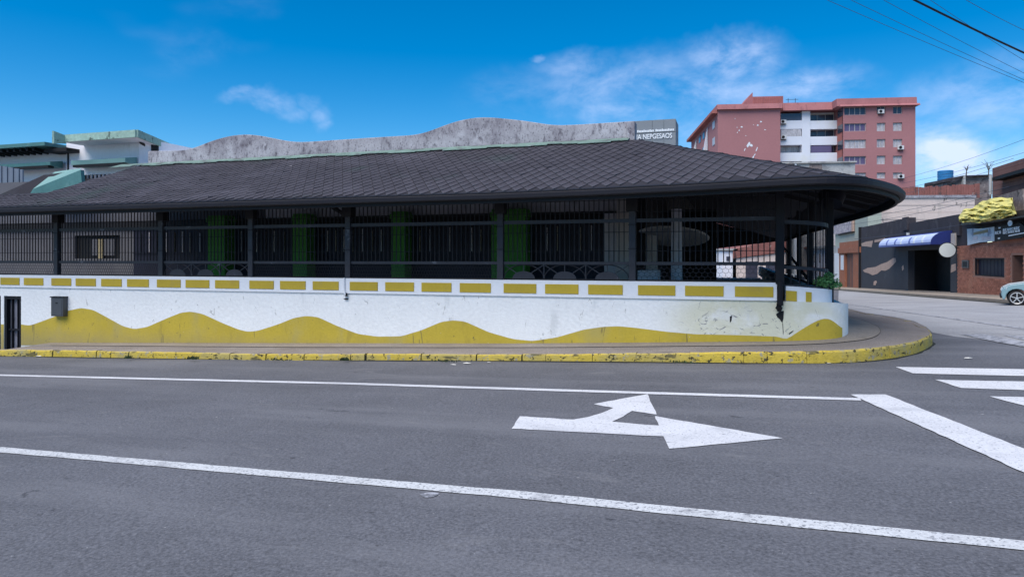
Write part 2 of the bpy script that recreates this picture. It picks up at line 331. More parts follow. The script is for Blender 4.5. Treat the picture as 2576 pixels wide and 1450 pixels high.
M['tyre'] = mat('tyre_rubber', (.012, .012, .014), .8)
M['rim'] = mat('alloy_rim', (.60, .60, .60), .35, metal=.5)
M['lamp'] = mat('headlight_lens', (.6, .65, .68), .15, spec=.6)
M['leaf'] = mat('sapling_leaf', (.08, .21, .07), .6, var=.3, scale=8, island=.3)
M['grass'] = mat('weed_green', (.045, .07, .025), .8, var=.3, scale=10, island=.3)
M['bark'] = mat('bark', (.10, .09, .08), .9)
M['litter'] = emit_free('paper_scrap', (.62, .61, .58), .8)
M['tread'] = mat('meter_grey', (.06, .065, .075), .5, var=.1, spec=.5)
M['door_pale'] = mat('dusty_door_sheet', (.20, .20, .24), .8, var=.2, scale=4, spots=(((.08, .08, .1), 6, .55, .1, .6),))

# ------------------------------------------------------------------ terrain
ANG = -math.atan(F / 5438.0)
ca, sa = math.cos(ANG), math.sin(ANG)
def facade_t(X, Y): return -X * sa + (Y - 11.9) * ca
def soft(t):
    if t <= -2: return 0.0
    if t < 2: return (t + 2) ** 2 / 8
    if t < 80: return t
    return 80 + 40 * math.tanh((t - 80) / 40)
def g(X, Y):
    Xc = max(-90, min(120, X))
    return .039 * Xc + .002 * math.sqrt(Xc * Xc + 9) - .006 - .043 * soft(facade_t(X, Y))
def on_ground(x, y, lift=0.0):
    k = (x - 1288) / F; m = (HZ - y) / F
    f = lambda D: EYE + m * D - g(k * D, D) - lift
    D = 1.0
    while f(D) > 0 and D < 400: D += .25
    lo, hi = D - .25, D
    for _ in range(40):
        md = (lo + hi) / 2
        if f(md) > 0: lo = md
        else: hi = md
    return k * hi, hi

def axis(parts):
    out = []
    for a, b, st in parts:
        n = max(1, round((b - a) / st)); out += [a + (b - a) * i / n for i in range(n)]
    return out + [parts[-1][1]]
gx = axis(((-1500, -300, 200), (-300, -60, 30), (-60, -15, 5), (-15, 16, .5), (16, 50, 2), (50, 120, 7), (120, 400, 40), (400, 2500, 300)))
gy = axis(((-600, -60, 90), (-60, -4, 7), (-4, 24, .5), (24, 60, 2), (60, 160, 10), (160, 500, 40), (500, 3000, 350)))
mb = MB(); nx = len(gx)
mb.v = [(x, y, g(x, y)) for y in gy for x in gx]
for j in range(len(gy) - 1):
    for i in range(nx - 1):
        a = j * nx + i; mb.f.append((a, a + 1, a + 1 + nx, a + nx)); mb.mi.append(0)
road = tag(mb.build('road', M['asphalt'], smooth=True), kind='structure')

# ------------------------------------------------------------------ road markings (painted films on the road)
def marking(name, px, material, lift=.006, label=None, jit=.006):
    pts = [on_ground(x, y) for x, y in px]
    bm = bmesh.new(); vs = [bm.verts.new((p[0], p[1], 0)) for p in pts]; bm.faces.new(vs)
    bmesh.ops.triangulate(bm, faces=bm.faces[:])
    for _ in range(5): bmesh.ops.subdivide_edges(bm, edges=[e for e in bm.edges if e.calc_length() > (.14 if _ > 1 and e.is_boundary else .6)], cuts=1)
    bmesh.ops.triangulate(bm, faces=bm.faces[:])
    for v in bm.verts:
        if v.is_boundary and jit: v.co.x += random.uniform(-jit, jit); v.co.y += random.uniform(-jit, jit)
        v.co.z = g(v.co.x, v.co.y) + lift
    bmesh.ops.recalc_face_normals(bm, faces=bm.faces[:])
    if sum(f.normal.z for f in bm.faces) < 0: bmesh.ops.reverse_faces(bm, faces=bm.faces[:])
    me = bpy.data.meshes.new(name); bm.to_mesh(me); bm.free(); me.materials.append(material)
    o = bpy.data.objects.new(name, me); C.objects.link(o); o.parent = road
    if label: o['label'] = label
    return o
def road_line(name, px, width, material, ext0=0, ext1=0, lift=.006):
    pts = [Vector(on_ground(x, y)) for x, y in px]
    if ext0: pts.insert(0, pts[0] + (pts[0] - pts[1]).normalized() * ext0)
    if ext1: pts.append(pts[-1] + (pts[-1] - pts[-2]).normalized() * ext1)
    dense = []
    for a, b in zip(pts, pts[1:]):
        n = max(1, int((b - a).length / .15)); dense += [a.lerp(b, i / n) for i in range(n)]
    dense.append(pts[-1]); mb = MB()
    for i, p in enumerate(dense):
        d = (dense[min(i + 1, len(dense) - 1)] - dense[max(i - 1, 0)]).normalized(); q = Vector((-d.y, d.x)) * width / 2; j0, j1 = 1 + random.uniform(-.07, .07), 1 + random.uniform(-.07, .07)
        for e in (p + q * j0, p - q * j1): mb.v.append((e.x, e.y, g(e.x, e.y) + lift))
    for i in range(len(dense) - 1):
        mb.f.append((2 * i, 2 * i + 1, 2 * i + 3, 2 * i + 2)); mb.mi.append(0)
    o = mb.build(name, material, road); return o
road_line('lane_line', ((0, 943.5), (859, 964.2), (2165, 1004.5)), .125, M['paint'], ext0=12)
road_line('lane_line', ((0, 1131), (1288, 1243), (2576, 1373)), .135, M['paint_worn'], ext0=12, ext1=2.5)
ax, ay = 1140.4, 972.7
arrow = [(437, 312), (490, 220), (890, 245), (1000, 225), (1100, 197), (1190, 158), (1040, 130), (1440, 55), (1515, 208), (1325, 180), (1260, 222), (1180, 262), (1525, 290), (1495, 218), (2450, 383), (1605, 462), (1585, 430), (1560, 370)]
marking('turn_arrow', [(ax + x / 2.954, ay + y / 2.954) for x, y in arrow], M['paint'])
marking('stop_line', [(2140, 993), (2228, 993), (2576, 1130), (2720, 1187), (2720, 1265), (2576, 1190)], M['paint'], .009)
marking('crossing_stripe', [(2251.7, 923), (2700, 931), (2700, 949), (2296.5, 939.3)], M['paint'])
marking('crossing_stripe', [(2352.7, 955.3), (2700, 962.5), (2700, 986), (2417, 976)], M['paint'])
marking('crossing_stripe', [(2487, 997), (2700, 1001.5), (2700, 1030), (2590, 1024)], M['paint'])
marking('worn_stripe', [(2415, 842), (2471, 840), (2576, 861), (2700, 885), (2700, 900), (2576, 873), (2513, 862)], M['paint_faded'], .010)
marking('worn_stripe', [(2525, 844), (2576, 846), (2700, 850), (2700, 872), (2576, 856)], M['paint_faded'], .010)
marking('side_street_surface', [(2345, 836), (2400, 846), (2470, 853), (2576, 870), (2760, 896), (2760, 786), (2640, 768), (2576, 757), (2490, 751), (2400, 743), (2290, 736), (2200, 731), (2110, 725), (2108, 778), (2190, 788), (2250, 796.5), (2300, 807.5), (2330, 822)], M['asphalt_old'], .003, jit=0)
road_line('edge_line', ((2251, 781.4), (2400, 802), (2575, 827)), .12, M['paint_faded'], ext0=10, ext1=3, lift=.010)

# ------------------------------------------------------------------ kerb and sidewalk
class Frame:
    def __init__(s, O, ang):
        s.O = O; s.a = ang; s.xa = (math.cos(ang), math.sin(ang)); s.ya = (-math.sin(ang), math.cos(ang))
    def depth(s, x, t=0.0):
        k = (x - 1288) / F; return (t + s.O[0] * s.ya[0] + s.O[1] * s.ya[1]) / (k * s.ya[0] + s.ya[1])
    def s_(s, x, t=0.0):
        D = s.depth(x, t); X = (x - 1288) / F * D; return (X - s.O[0]) * s.xa[0] + (D - s.O[1]) * s.xa[1]
    def z_(s, x, y, t=0.0): return EYE + (HZ - y) / F * s.depth(x, t)
    def p(s, x, y, t=0.0): return (s.s_(x, t), t, s.z_(x, y, t))
    def world(s, a, t): return (s.O[0] + a * s.xa[0] + t * s.ya[0], s.O[1] + a * s.xa[1] + t * s.ya[1])
    def local(s, X, Y): return ((X - s.O[0]) * s.xa[0] + (Y - s.O[1]) * s.xa[1], (X - s.O[0]) * s.ya[0] + (Y - s.O[1]) * s.ya[1])
    def pix(s, a, t, z=0):
        X, Y = s.world(a, t); return 1288 + F * X / Y, HZ - F * (z - EYE) / Y
B = Frame((0, 11.9), ANG)

kpx = [(0, 895.5), (200, 898.5), (400, 901.8), (600, 904.3), (800, 906), (1050, 907), (1300, 908), (1550, 910), (1800, 912.5), (1950, 914), (2060, 914), (2150, 911.5), (2210, 906.5), (2260, 899), (2305, 889)]
kp = [Vector(on_ground(x, y)) for x, y in kpx]
kp.insert(0, kp[0] + (kp[0] - kp[1]).normalized() * 8)
kp += [Vector(on_ground(x, y, .17)) for x, y in ((2344, 842), (2344, 834), (2334, 823), (2300, 808.5), (2250, 797.5), (2190, 789))]
vd = Vector((B.ya[0], B.ya[1])); kp.append(kp[-1] + vd * 2.5); kp.append(kp[-1] + vd * 50)
# smooth and resample
def resample(pts, step):
    out = [pts[0]]
    for i in range(len(pts) - 1):
        a, b = pts[i], pts[i + 1]; L_ = (b - a).length
        p0 = pts[i - 1] if i > 0 else a; p3 = pts[i + 2] if i + 2 < len(pts) else b
        n = max(1, int(L_ / step))
        if L_ > 6: out.append(b); continue
        t0 = (b - p0) * (.5 if (a - p0).length < 4 else .3); t1 = (p3 - a) * (.5 if (p3 - b).length < 4 else .3)
        for j in range(1, n + 1):
            u = j / n; out.append(a * (2*u**3 - 3*u**2 + 1) + t0.normalized() * L_ * (u**3 - 2*u**2 + u) + b * (-2*u**3 + 3*u**2) + t1.normalized() * L_ * (u**3 - u**2))
    return out
kerb = resample(kp, .12)
def kh(p):
    s, t = B.local(p.x, p.y)
    return .13 if s < -8 else (.13 - .022 * min(1, (s + 8) / 4) if s < 1 else .108 + .07 * min(1, (s - 1) / 4))
def norm_in(path, i):
    d = (path[min(i + 1, len(path) - 1)] - path[max(i - 1, 0)]).normalized(); return Vector((-d.y, d.x))
cum = [0]
for a, b in zip(kerb, kerb[1:]): cum.append(cum[-1] + (b - a).length)
pxk = [1288 + F * p.x / p.y for p in kerb]
def cum_at_px(x):
    for i in range(len(pxk) - 1):
        if pxk[i] <= x < pxk[i + 1] and i < len(pxk) * .95: return cum[i] + (cum[i + 1] - cum[i]) * (x - pxk[i]) / (pxk[i + 1] - pxk[i])
    return 0
cuts = [cum[0], cum_at_px(0) - 4] + [cum_at_px(x) for x in (13, 130, 243, 278, 323, 480, 577, 669, 765, 880, 919, 1060, 1197, 1314, 1372, 1490, 1600, 1735, 1871, 1930, 2030, 2153, 2240, 2295)]
e = cuts[-1]
while e < cum[-1] - 1:
    e += 1.0 if e < cuts[-1] + 8 else 6; cuts.append(min(e, cum[-1]))
cuts = sorted(set(round(c, 3) for c in cuts)); cuts[-1] = cum[-1]
kerb_o = bpy.data.objects.new('kerb', None); C.objects.link(kerb_o); tag(kerb_o, kind='structure')
def kpoint(c):
    i = 0
    lo, hi = 0, len(cum) - 1
    while hi - lo > 1:
        m = (lo + hi) // 2
        if cum[m] <= c: lo = m
        else: hi = m
    u = (c - cum[lo]) / max(1e-6, cum[hi] - cum[lo]); p = kerb[lo].lerp(kerb[hi], u)
    n = norm_in(kerb, lo).lerp(norm_in(kerb, hi), u).normalized(); return p, n
prof = ((0.012, -.12), (0.0, 0.0), (0.004, .6), (.008, .86), (.03, 1.0), (.15, 1.0), (.15, -.12))
for c0, c1 in zip(cuts, cuts[1:]):
    if c1 - c0 < .05: continue
    gap = random.choice((.003, .006, .012, .02, .03)) if B.local(*kpoint(c0)[0])[0] < 1 else random.choice((.002, .003, .006)); dz = random.uniform(-.006, .004); do = random.uniform(-.008, .008); a0, a1 = c0 + gap, c1 - gap
    n = max(1, int((a1 - a0) / .15)); mb = MB(); k = len(prof)
    for i in range(n + 1):
        p, nn = kpoint(a0 + (a1 - a0) * i / n); h = kh(p) + dz; gz = g(p.x, p.y)
        chip = random.uniform(-.004, .004)
        for o_, q in prof:
            e = p + nn * (o_ + do); mb.v.append((e.x, e.y, gz + (q * h if q > 0 else q) + (chip if q > .8 else 0)))
    for i in range(n):
        for j in range(k - 1): mb.f.append((i * k + j, i * k + j + 1, (i + 1) * k + j + 1, (i + 1) * k + j)); mb.mi.append(1 if j == 4 else 0)
    mb.f += [tuple(range(k)), tuple(range(n * k + k - 1, n * k - 1, -1))]; mb.mi += [0, 0]
    mb.build('kerb_stone', [M['curb'], M['walk']], kerb_o)
# dark bedding seen in the joints
mb = MB()
for i, p in enumerate(kerb):
    nn = norm_in(kerb, i); a = p + nn * .025; b = p + nn * .145; z = g(p.x, p.y)
    mb.v += [(a.x, a.y, z - .1), (a.x, a.y, z + kh(p) - .03), (b.x, b.y, z + kh(p) - .03)]
for i in range(len(kerb) - 1):
    for j in range(2): mb.f.append((3 * i + j, 3 * i + j + 1, 3 * i + 3 + j + 1, 3 * i + 3 + j)); mb.mi.append(0)
mb.build('bedding', M['joint'], kerb_o)

# grime collected on the road along the kerb foot
mb = MB(); wv_ = .02
for i in range(ks0_ := next(i for i, p in enumerate(kerb) if B.local(p.x, p.y)[0] > -16.5), len(kerb) - 3):
    p = kerb[i]; nn = norm_in(kerb, i); wv_ = min(.07, max(.004, wv_ + random.uniform(-.02, .02))); z = g(p.x, p.y) + .005
    a, b = p + nn * .01, p - nn * wv_; mb.v += [(a.x, a.y, z + .004), (b.x, b.y, z)]
for i in range(len(mb.v) // 2 - 1): mb.f.append((2 * i, 2 * i + 1, 2 * i + 3, 2 * i + 2)); mb.mi.append(0)
tag(mb.build('gutter_grime', M['joint'], road), kind='stuff')

# lower wall line of the terrace (local s, t)
def dense(pts, step=.08):
    pts = [Vector(p) for p in pts]; out = []
    for a, b in zip(pts, pts[1:]):
        n = max(1, int((b - a).length / step)); out += [a.lerp(b, i / n) for i in range(n)]
    return out + [pts[-1]]
def smooth_path(pts, it=3):
    pts = [Vector(p) for p in pts]
    for _ in range(it):
        q = [pts[0]]
        for a, b in zip(pts, pts[1:]): q += [a.lerp(b, .25), a.lerp(b, .75)]
        q.append(pts[-1]); pts = q
    return pts
wall_c = smooth_path([(4.2, 0), (4.75, .0), (5.12, .10), (5.30, .42), (5.34, .95), (5.34, 1.6)])
wall_path = [Vector((-17.0, 0))] + [Vector((s, 0)) for s in (-14, -12)] + [Vector((-12 + .15 * i, 0)) for i in range(1, 108)] + wall_c + [Vector((5.34, 3)), Vector((5.34, 12)), Vector((5.34, 32))]
def base_z(s, t):                                # height of the pavement at the wall foot
    if s < 0: z = .152 + .036 * s
    elif s < 4.2: z = .152 + .045 * s
    else: z = .341 + .15 * min(1.0, max(0, (s - 4.2) / 1.14) * .5 + max(0, min(t, 1)) * .5)
    if t > 1.2: z -= .043 * (t - 1.2)
    z -= .022
    return z
def wall_top(s, t):
    if s < 4.2: return .945
    z = .935 - .09 * min(1, max(0, t) / 1.0)
    return z
# sidewalk ribbon between kerb and wall foot
def wl(p): return Vector(B.world(p.x, p.y))
wall_w = [wl(p) for p in wall_path]
cw = [0]
for a, b in zip(wall_w, wall_w[1:]): cw.append(cw[-1] + (b - a).length)
def wpoint(c):
    for i in range(len(cw) - 1):
        if cw[i + 1] >= c: u = (c - cw[i]) / max(1e-6, cw[i + 1] - cw[i]); return wall_w[i].lerp(wall_w[i + 1], u), wall_path[i].lerp(wall_path[i + 1], u)
    return wall_w[-1], wall_path[-1]
pairs = []
ks0 = next(i for i, p in enumerate(kerb) if B.local(p.x, p.y)[0] > -16.5)
iK = next(i for i, p in enumerate(kerb) if B.local(p.x, p.y)[0] > 3.6)
for i in range(ks0, iK):
    s = B.local(kerb[i].x, kerb[i].y)[0]; pairs.append((i, Vector(B.world(s, 0)), Vector((s, 0))))
cA = cw[0] + (3.6 + 17.0); cB = cw[-2]
jE = len(kerb) - 1
cK0, cK1 = cum[iK], cum[jE - 1]
for i in range(iK, jE):
    u = (cum[i] - cK0) / (cK1 - cK0)
    lk = cum[i] - cK0
    c = cA + min(lk * .52, 3.2) + max(0, lk - 6.15)
    a, b = wpoint(min(c, cB)); pairs.append((i, a, b))
rows = 9
for nm, r0, r1, mt, lift in (('sidewalk', 0, .56, 'walk', 0), ('paving_band', .56, 1.0, 'walk_in', .008)):
    mb = MB()
    for (i, wv, wp) in pairs:
        n = norm_in(kerb, i); a = kerb[i] + n * .15; za = g(kerb[i].x, kerb[i].y) + kh(kerb[i]) - .004; zb = base_z(wp.x, wp.y)
        for r in range(rows):
            u = r0 + (r1 - r0) * r / (rows - 1); q = a.lerp(wv, u); mb.v.append((q.x, q.y, za + (zb - za) * u + lift))
    for i in range(len(pairs) - 1):
        for j in range(rows - 1):
            q = i * rows + j; mb.f.append((q, q + 1, q + rows + 1, q + rows)); mb.mi.append(0)
    o = mb.build(nm, M[mt], smooth=True)
    if nm == 'sidewalk': walk = tag(o, kind='structure')
    else: o.parent = walk
# thin dark lip where the two pavings meet, and cracks
mb = MB()
for (i, wv, wp) in pairs:
    n = norm_in(kerb, i); a = kerb[i] + n * .15; za = g(kerb[i].x, kerb[i].y) + kh(kerb[i]) - .004; zb = base_z(wp.x, wp.y)
    for u in (.553, .562):
        q = a.lerp(wv, u); mb.v.append((q.x, q.y, za + (zb - za) * u + .0105))
for i in range(len(pairs) - 1): mb.f.append((2 * i, 2 * i + 1, 2 * i + 3, 2 * i + 2)); mb.mi.append(0)
mb.build('paving_seam', M['seam'], walk)

# ------------------------------------------------------------------ the terrace building
T = thing('terrace_building', 'corner building with dark shingled roof, barred terrace and white wall with mustard waves', 'building', (0, 11.9, 0), ANG)
# lower wall with the two doorways cut at the far left
dz_ = [B.s_(10), B.s_(53)]; d2 = B.s_(2)
zt = B.z_(30, 744)
mb = MB()
def wall_strip(mb, pts, z0f, z1f, th, off=0):
    """closed wall along pts with outer face offset `off` towards the street"""
    n = len(pts); k = len(mb.v)
    for i, p in enumerate(pts):
        d = (pts[min(i + 1, n - 1)] - pts[max(i - 1, 0)]).normalized(); out = Vector((d.y, -d.x))
        a = p + out * off; b = p - out * th
        z0, z1 = z0f(p), z1f(p)
        mb.v += [(a.x, a.y, z0), (a.x, a.y, z1), (b.x, b.y, z1), (b.x, b.y, z0)]
    for i in range(n - 1):
        for j in range(4):
            a = k + 4 * i + j; b = k + 4 * i + (j + 1) % 4
            mb.f.append((a, b, b + 4, a + 4)); mb.mi.append(mb.cur)
    mb.f += [(k, k + 1, k + 2, k + 3), tuple(k + 4 * (n - 1) + j for j in (3, 2, 1, 0))]; mb.mi += [mb.cur] * 2
main = [Vector((dz_[1], 0))] + [p for p in wall_path if p.x > dz_[1] + .05]
wall_strip(mb, main, lambda p: -1.2, lambda p: wall_top(p.x, p.y), .25)
mb.box(dz_[0], dz_[1], 0, .25, zt, .945)
mb.box(d2, dz_[0], 0, .25, -1.5, .945)
mb.box(-17, d2, 0, .25, zt, .945)
mb.build('lower_wall', M['stucco'], T)
mb = MB()
for pts in ([(1952, 790), (1961, 783), (1972, 781), (1971, 800), (1968, 812), (1962, 803), (1955, 797)], [(1968, 812), (1969.5, 812), (1971, 835), (1970, 844)], [(1984, 838), (1997, 829.5), (1994, 834), (1985, 841)], [(1836, 795), (1842, 793), (1840, 806), (1836, 812)]):
    mb.poly([(B.s_(x, -.004), -.0045, B.z_(x, y, -.004)) for x, y in pts])
tag(mb.build('plaster_damage', M['black'], T), kind='stuff')
# planter bed behind the curved corner
mb = MB(); inn = [(4.25, .25), (4.9, .3), (5.02, .55), (5.05, 1.6)]
mb.slab([(p.x - .10, p.y + .10, .70) for p in wall_c[2:]] + [(a, b, .70) for a, b in reversed(inn)], (0, 0, .12)); mb.build('planter_bed', M['concrete'], T)
# doorways
for x0, x1 in ((dz_[0], dz_[1]), (-14.5, d2)):
    mb = MB(); mb.box(x0 + .03, x1 - .03, .10, .13, -.9, zt - .04); dr = mb.build('door', M['door_pale'], T)
    mb = MB(); zb = -.6
    for a, b in ((x0, x0 + .07), (x1 - .07, x1)): mb.box(a, b, .01, .14, -.9, zt)
    mb.box(x0 + .07, x1 - .07, .01, .14, zt - .07, zt)
    mb.build('door_frame', M['iron'], dr)
    for q in (1, 2): MB().box(x0 + (x1 - x0) * q / 3 - .012, x0 + (x1 - x0) * q / 3 + .012, .05, .09, -.9, zt - .07).build('door_bar', M['iron'], dr)
    MB().box(x0 + .07, x1 - .07, .045, .075, -.02, .02).build('door_bar', M['iron'], dr)
# painted wave
wpx = [(53, 815), (72, 818), (80, 817), (140, 795), (170, 781), (205, 774), (235, 779), (270, 798), (310, 820), (338, 827), (370, 822), (420, 800), (455, 786), (480, 783), (510, 789), (560, 812), (600, 828), (625, 834), (650, 831), (700, 815), (740, 799), (770, 794), (800, 797), (850, 820), (900, 839), (950, 846), (1010, 845), (1060, 830), (1110, 809), (1140, 805), (1170, 808), (1230, 835), (1290, 852), (1340, 857), (1400, 848), (1470, 828), (1520, 821), (1560, 820), (1600, 824), (1680, 834), (1750, 840), (1850, 842), (1950, 845.5), (1968, 849), (1975, 853.5), (1990, 846), (2010, 832), (2040, 814), (2060, 804), (2075, 800), (2090, 803), (2105, 814), (2118, 826)]
wpath = []
for p in dense([(dz_[1] + .005, 0), (4.2, 0)], .05) + wall_c:
    x, _ = B.pix(p.x, p.y); X, Y = B.world(p.x, p.y)
    if wpath and x <= wpath[-1][1]:
        if x < wpath[-1][1] - .8: break
        continue
    wpath.append((p, x, Y))
def lerp_tab(tab, x):
    for (a, va), (b, vb) in zip(tab, tab[1:]):
        if a <= x <= b:
            u = (x - a) / (b - a); return va + (vb - va) * u
    return tab[0][1] if x < tab[0][0] else tab[-1][1]
def smooth_tab(tab, x, h=7): return sum(lerp_tab(tab, x + d * h) for d in (-1, -.5, 0, .5, 1)) / 5
mb = MB(); col = []
for (p, x, Y), (p2, _, _) in zip(wpath, wpath[1:]):
    if x > 2119: break
    d = (p2 - p).normalized(); o_ = p + Vector((d.y, -d.x)) * .004
    zt_ = EYE + (HZ - smooth_tab(wpx, x)) / F * Y; zb = base_z(p.x, p.y) - .05
    mb.v += [(o_.x, o_.y, zb), (o_.x, o_.y, max(zt_, zb + .01))]
for i in range(len(mb.v) // 2 - 1): mb.f.append((2 * i, 2 * i + 2, 2 * i + 3, 2 * i + 1)); mb.mi.append(0)
mb.build('painted_wave', M['yellow'], T)
mb = MB(); z1 = B.z_(3, 815)
mb.box(d2 + .01, dz_[0] - .005, -.004, .0, -1.2, z1); mb.build('painted_wave', M['yellow'], T)
# upper band with raised mustard panels
mb = MB(); mb.box(-17, 4.30, -.03, .22, .947, 1.222); mb.build('wall_band', M['band'], T)
arc = smooth_path([(4.37, .02), (4.72, .03), (5.00, .18), (5.08, .5), (5.08, .8)])
side = arc + [Vector((5.08, 3)), Vector((5.08, 12)), Vector((5.08, 32))]
L_arc = 1.15
def drop(p): return .05 + .075 * min(1, max(0, (p.x - 4.37) * .7 + p.y * .7) / .9)
mb = MB(); wall_strip(mb, side, lambda p: .6, lambda p: 1.222 - drop(p), .18); mb.build('wall_band', M['band'], T)
zpl, zph = 1.0, 1.16
runs = [(5, 53), (64, 113), (133, 183), (194, 245), (258, 310), (323, 378), (398, 458), (470, 530), (544, 605), (630, 692), (707, 772), (789, 855), (882, 953), (971, 1044), (1062, 1138), (1158, 1237), (1268, 1351), (1372, 1457), (1480, 1568), (1605, 1700), (1723, 1821), (1848, 1946)]
runs = [(B.s_(a), B.s_(b)) for a, b in runs]
runs = [(-14.2, -13.64), (-13.45, -12.89), (-12.72, -12.16)] + runs
for a, b in runs:
    MB().box(a + .004, b - .004, -.043, -.02, zpl, zph).build('wall_panel', M['panel'], T, bevel=.004)
for x0, x1 in ((1976, 2006), (2022, 2047)):
    pts = [p for p in dense([tuple(q) for q in arc], .03) if x0 <= B.pix(p.x, p.y)[0] <= x1]
    mb = MB(); wall_strip(mb, pts, lambda p: 1.0 - drop(p), lambda p: 1.155 - drop(p), .01, .012); mb.build('wall_panel', M['panel'], T)

# roof surface
ZE, ZR, TR, SR = 2.635, 3.972, 2.74, 1.74
eave = [Vector(p) for p in [(-19, -.9), (0, -.9)]] + smooth_path([(0, -.9), (1.5, -.94), (2.93, -1.08), (3.6, -1.21), (4.4, -1.42), (4.8, -1.47), (5.2, -1.2), (5.5, -.68), (5.82, .05), (6.02, .65), (6.2, 1.4), (6.36, 2.74), (6.42, 5.4), (6.28, 9.4), (6.2, 14), (6.2, 32)], 2)[1:]
def ez(p): return ZE + .03 * min(1, max(0, p[0] / 4))
def eave_hit(dx, dy):                           # distance from the roof apex to the eave along a direction
    best = None
    for a, b in zip(eave, eave[1:]):
        ex, ey = b.x - a.x, b.y - a.y; det = dx * (-ey) + ex * dy
        if abs(det) < 1e-9: continue
        rx, ry = a.x - SR, a.y - TR
        u = (rx * (-ey) + ex * ry) / det; v = (dx * ry - dy * rx) / det
        if u > 0 and -1e-6 <= v <= 1 + 1e-6 and (best is None or u < best): best = u
    return best or 5
def H(s, t):
    if s <= SR:
        te = lerp_tab([(p.x, p.y) for p in eave[:14]], s); f = (TR - t) / (TR - te)
    elif t >= TR:
        f = (s - SR) / (6.35 - SR)
    else:
        d = math.hypot(s - SR, t - TR) + 1e-6; f = d / eave_hit((s - SR) / d, (t - TR) / d)
    return ZR + (ez((s, t)) - ZR) * f
def roof_hit(x, y):                              # where the sight line x,y meets the front slope
    t = 0
    for _ in range(40):
        z = B.z_(x, y, t); s = B.s_(x, t); f = H(min(s, SR), t) - z
        t -= f / (H(0, 1) - H(0, 0) - .17)
    return B.s_(x, t), t
SL = -10.9                                       # the left hip; further left only a low apron goes on
def tmax(s): return (TR if s >= SL else .22) if s <= SR + 1e-5 else 99
mb = MB()
ss = [-17.5 + .3 * i for i in range(65)]; ss = sorted([s for s in ss if s < SR] + [SR, SL, SL - 1e-4])
for a, b in zip(ss, ss[1:]):
    def colm(s):
        te = lerp_tab([(p.x, p.y) for p in eave[:14]], s); tm = tmax(s); return [(s, te + (tm - te) * j / 6, H(s, te + (tm - te) * j / 6)) for j in range(7)]
    A, Bc = colm(a), colm(b)
    for j in range(6): mb.poly([A[j], Bc[j], Bc[j + 1], A[j + 1]])
i0 = next(i for i, p in enumerate(eave) if p.x >= SR)
fan = [Vector((SR, lerp_tab([(p.x, p.y) for p in eave[:14]], SR)))] + eave[i0:]
for a, b in zip(fan, fan[1:]):
    def ap(p): return Vector((SR, max(TR, p.y) if p.y > TR else TR))
    for j in range(6):
        q = []
        for p, u in ((a, j / 6), (b, j / 6), (b, (j + 1) / 6), (a, (j + 1) / 6)):
            A0 = ap(p); w_ = p.lerp(A0, u); zz = ez(p) + (ZR - ez(p)) * u; q.append((w_.x, w_.y, zz))
        mb.poly(q)
n0 = len(mb.v); mb.v += [(a, b, c - .05) for a, b, c in mb.v]; nf = len(mb.f)
mb.f += [tuple(n0 + i for i in reversed(f)) for f in mb.f]; mb.mi += [0] * nf
bmr = mb.mesh('roof', M['roofbase'])
roof = bpy.data.objects.new('roof', bmr); C.objects.link(roof); roof.parent = T
# shingles: diamonds laid in staggered rows
SW, SH = .205, .44                               # width and height of a diamond on the slope
hs, ht = SW / 2, SH / 2 * math.cos(math.atan(.37))
def shingle_verts(s, t):
    def P(ds, dt, up):
        a, b = s + ds - dt * .12, t + dt
        tm = tmax(a); return Vector((a, b, H(a, min(b, tm)) + up))
    j = random.uniform(-.004, .004); w2 = hs * .955; h2 = ht * .955
    v = [P(0, h2, .004), P(-w2, 0, .011 + j), P(0, -h2, .020 + j + (random.random() < .04) * .012), P(w2, 0, .011 - j)]
    vb = [P(-w2, 0, .001), P(0, -h2, .001), P(w2, 0, .001)]
    return v, vb
def inside(s, t):
    if s <= SR:
        te = lerp_tab([(p.x, p.y) for p in eave[:14]], s); return te + ht * .80 < t < tmax(s) - .03
    if t < TR:
        d = math.hypot(s - SR, t - TR) + 1e-6; return d < eave_hit((s - SR) / d, (t - TR) / d) - .13
    return s < 6.3 and t < 8
cells = []
r = 0; t = -1.55
while t < 8:
    off = hs if r % 2 else 0
    s = -17 + off - (.12 * (t + 1.55)) % SW
    while s < 6.4:
        if inside(s, t): cells.append((s, t))
        s += SW
    t += ht; r += 1
cxl = B.local(0, 0)
def seen_size(c):                                # how large a shingle shows: nearest ones first
    X, Y = B.world(*c)
    if c[1] > TR: return -1
    px = 1288 + F * X / Y
    return 1.0 / (X * X + Y * Y) if px < 2560 else -1
cells.sort(key=seen_size, reverse=True)
for c in cells[:300]:
    v, vb = shingle_verts(*c); o = Vector((c[0], c[1], H(*c))); mb = MB()
    mb.v = [tuple(q - o) for q in v + vb]
    mb.f = [(0, 1, 2, 3), (1, 4, 5, 2), (2, 5, 6, 3)]; mb.mi = [0] * 3
    mb.build('shingle', M['roof'], roof, loc=o)
mb = MB()
for c in cells[300:]:
    v, vb = shingle_verts(*c); n = len(mb.v); mb.v += [tuple(q) for q in v + vb]
    mb.f += [(n, n + 1, n + 2, n + 3), (n + 1, n + 4, n + 5, n + 2), (n + 2, n + 5, n + 6, n + 3)]; mb.mi += [0] * 3
o = mb.build('shingle_field', M['roof'], roof); o['kind'] = 'stuff'
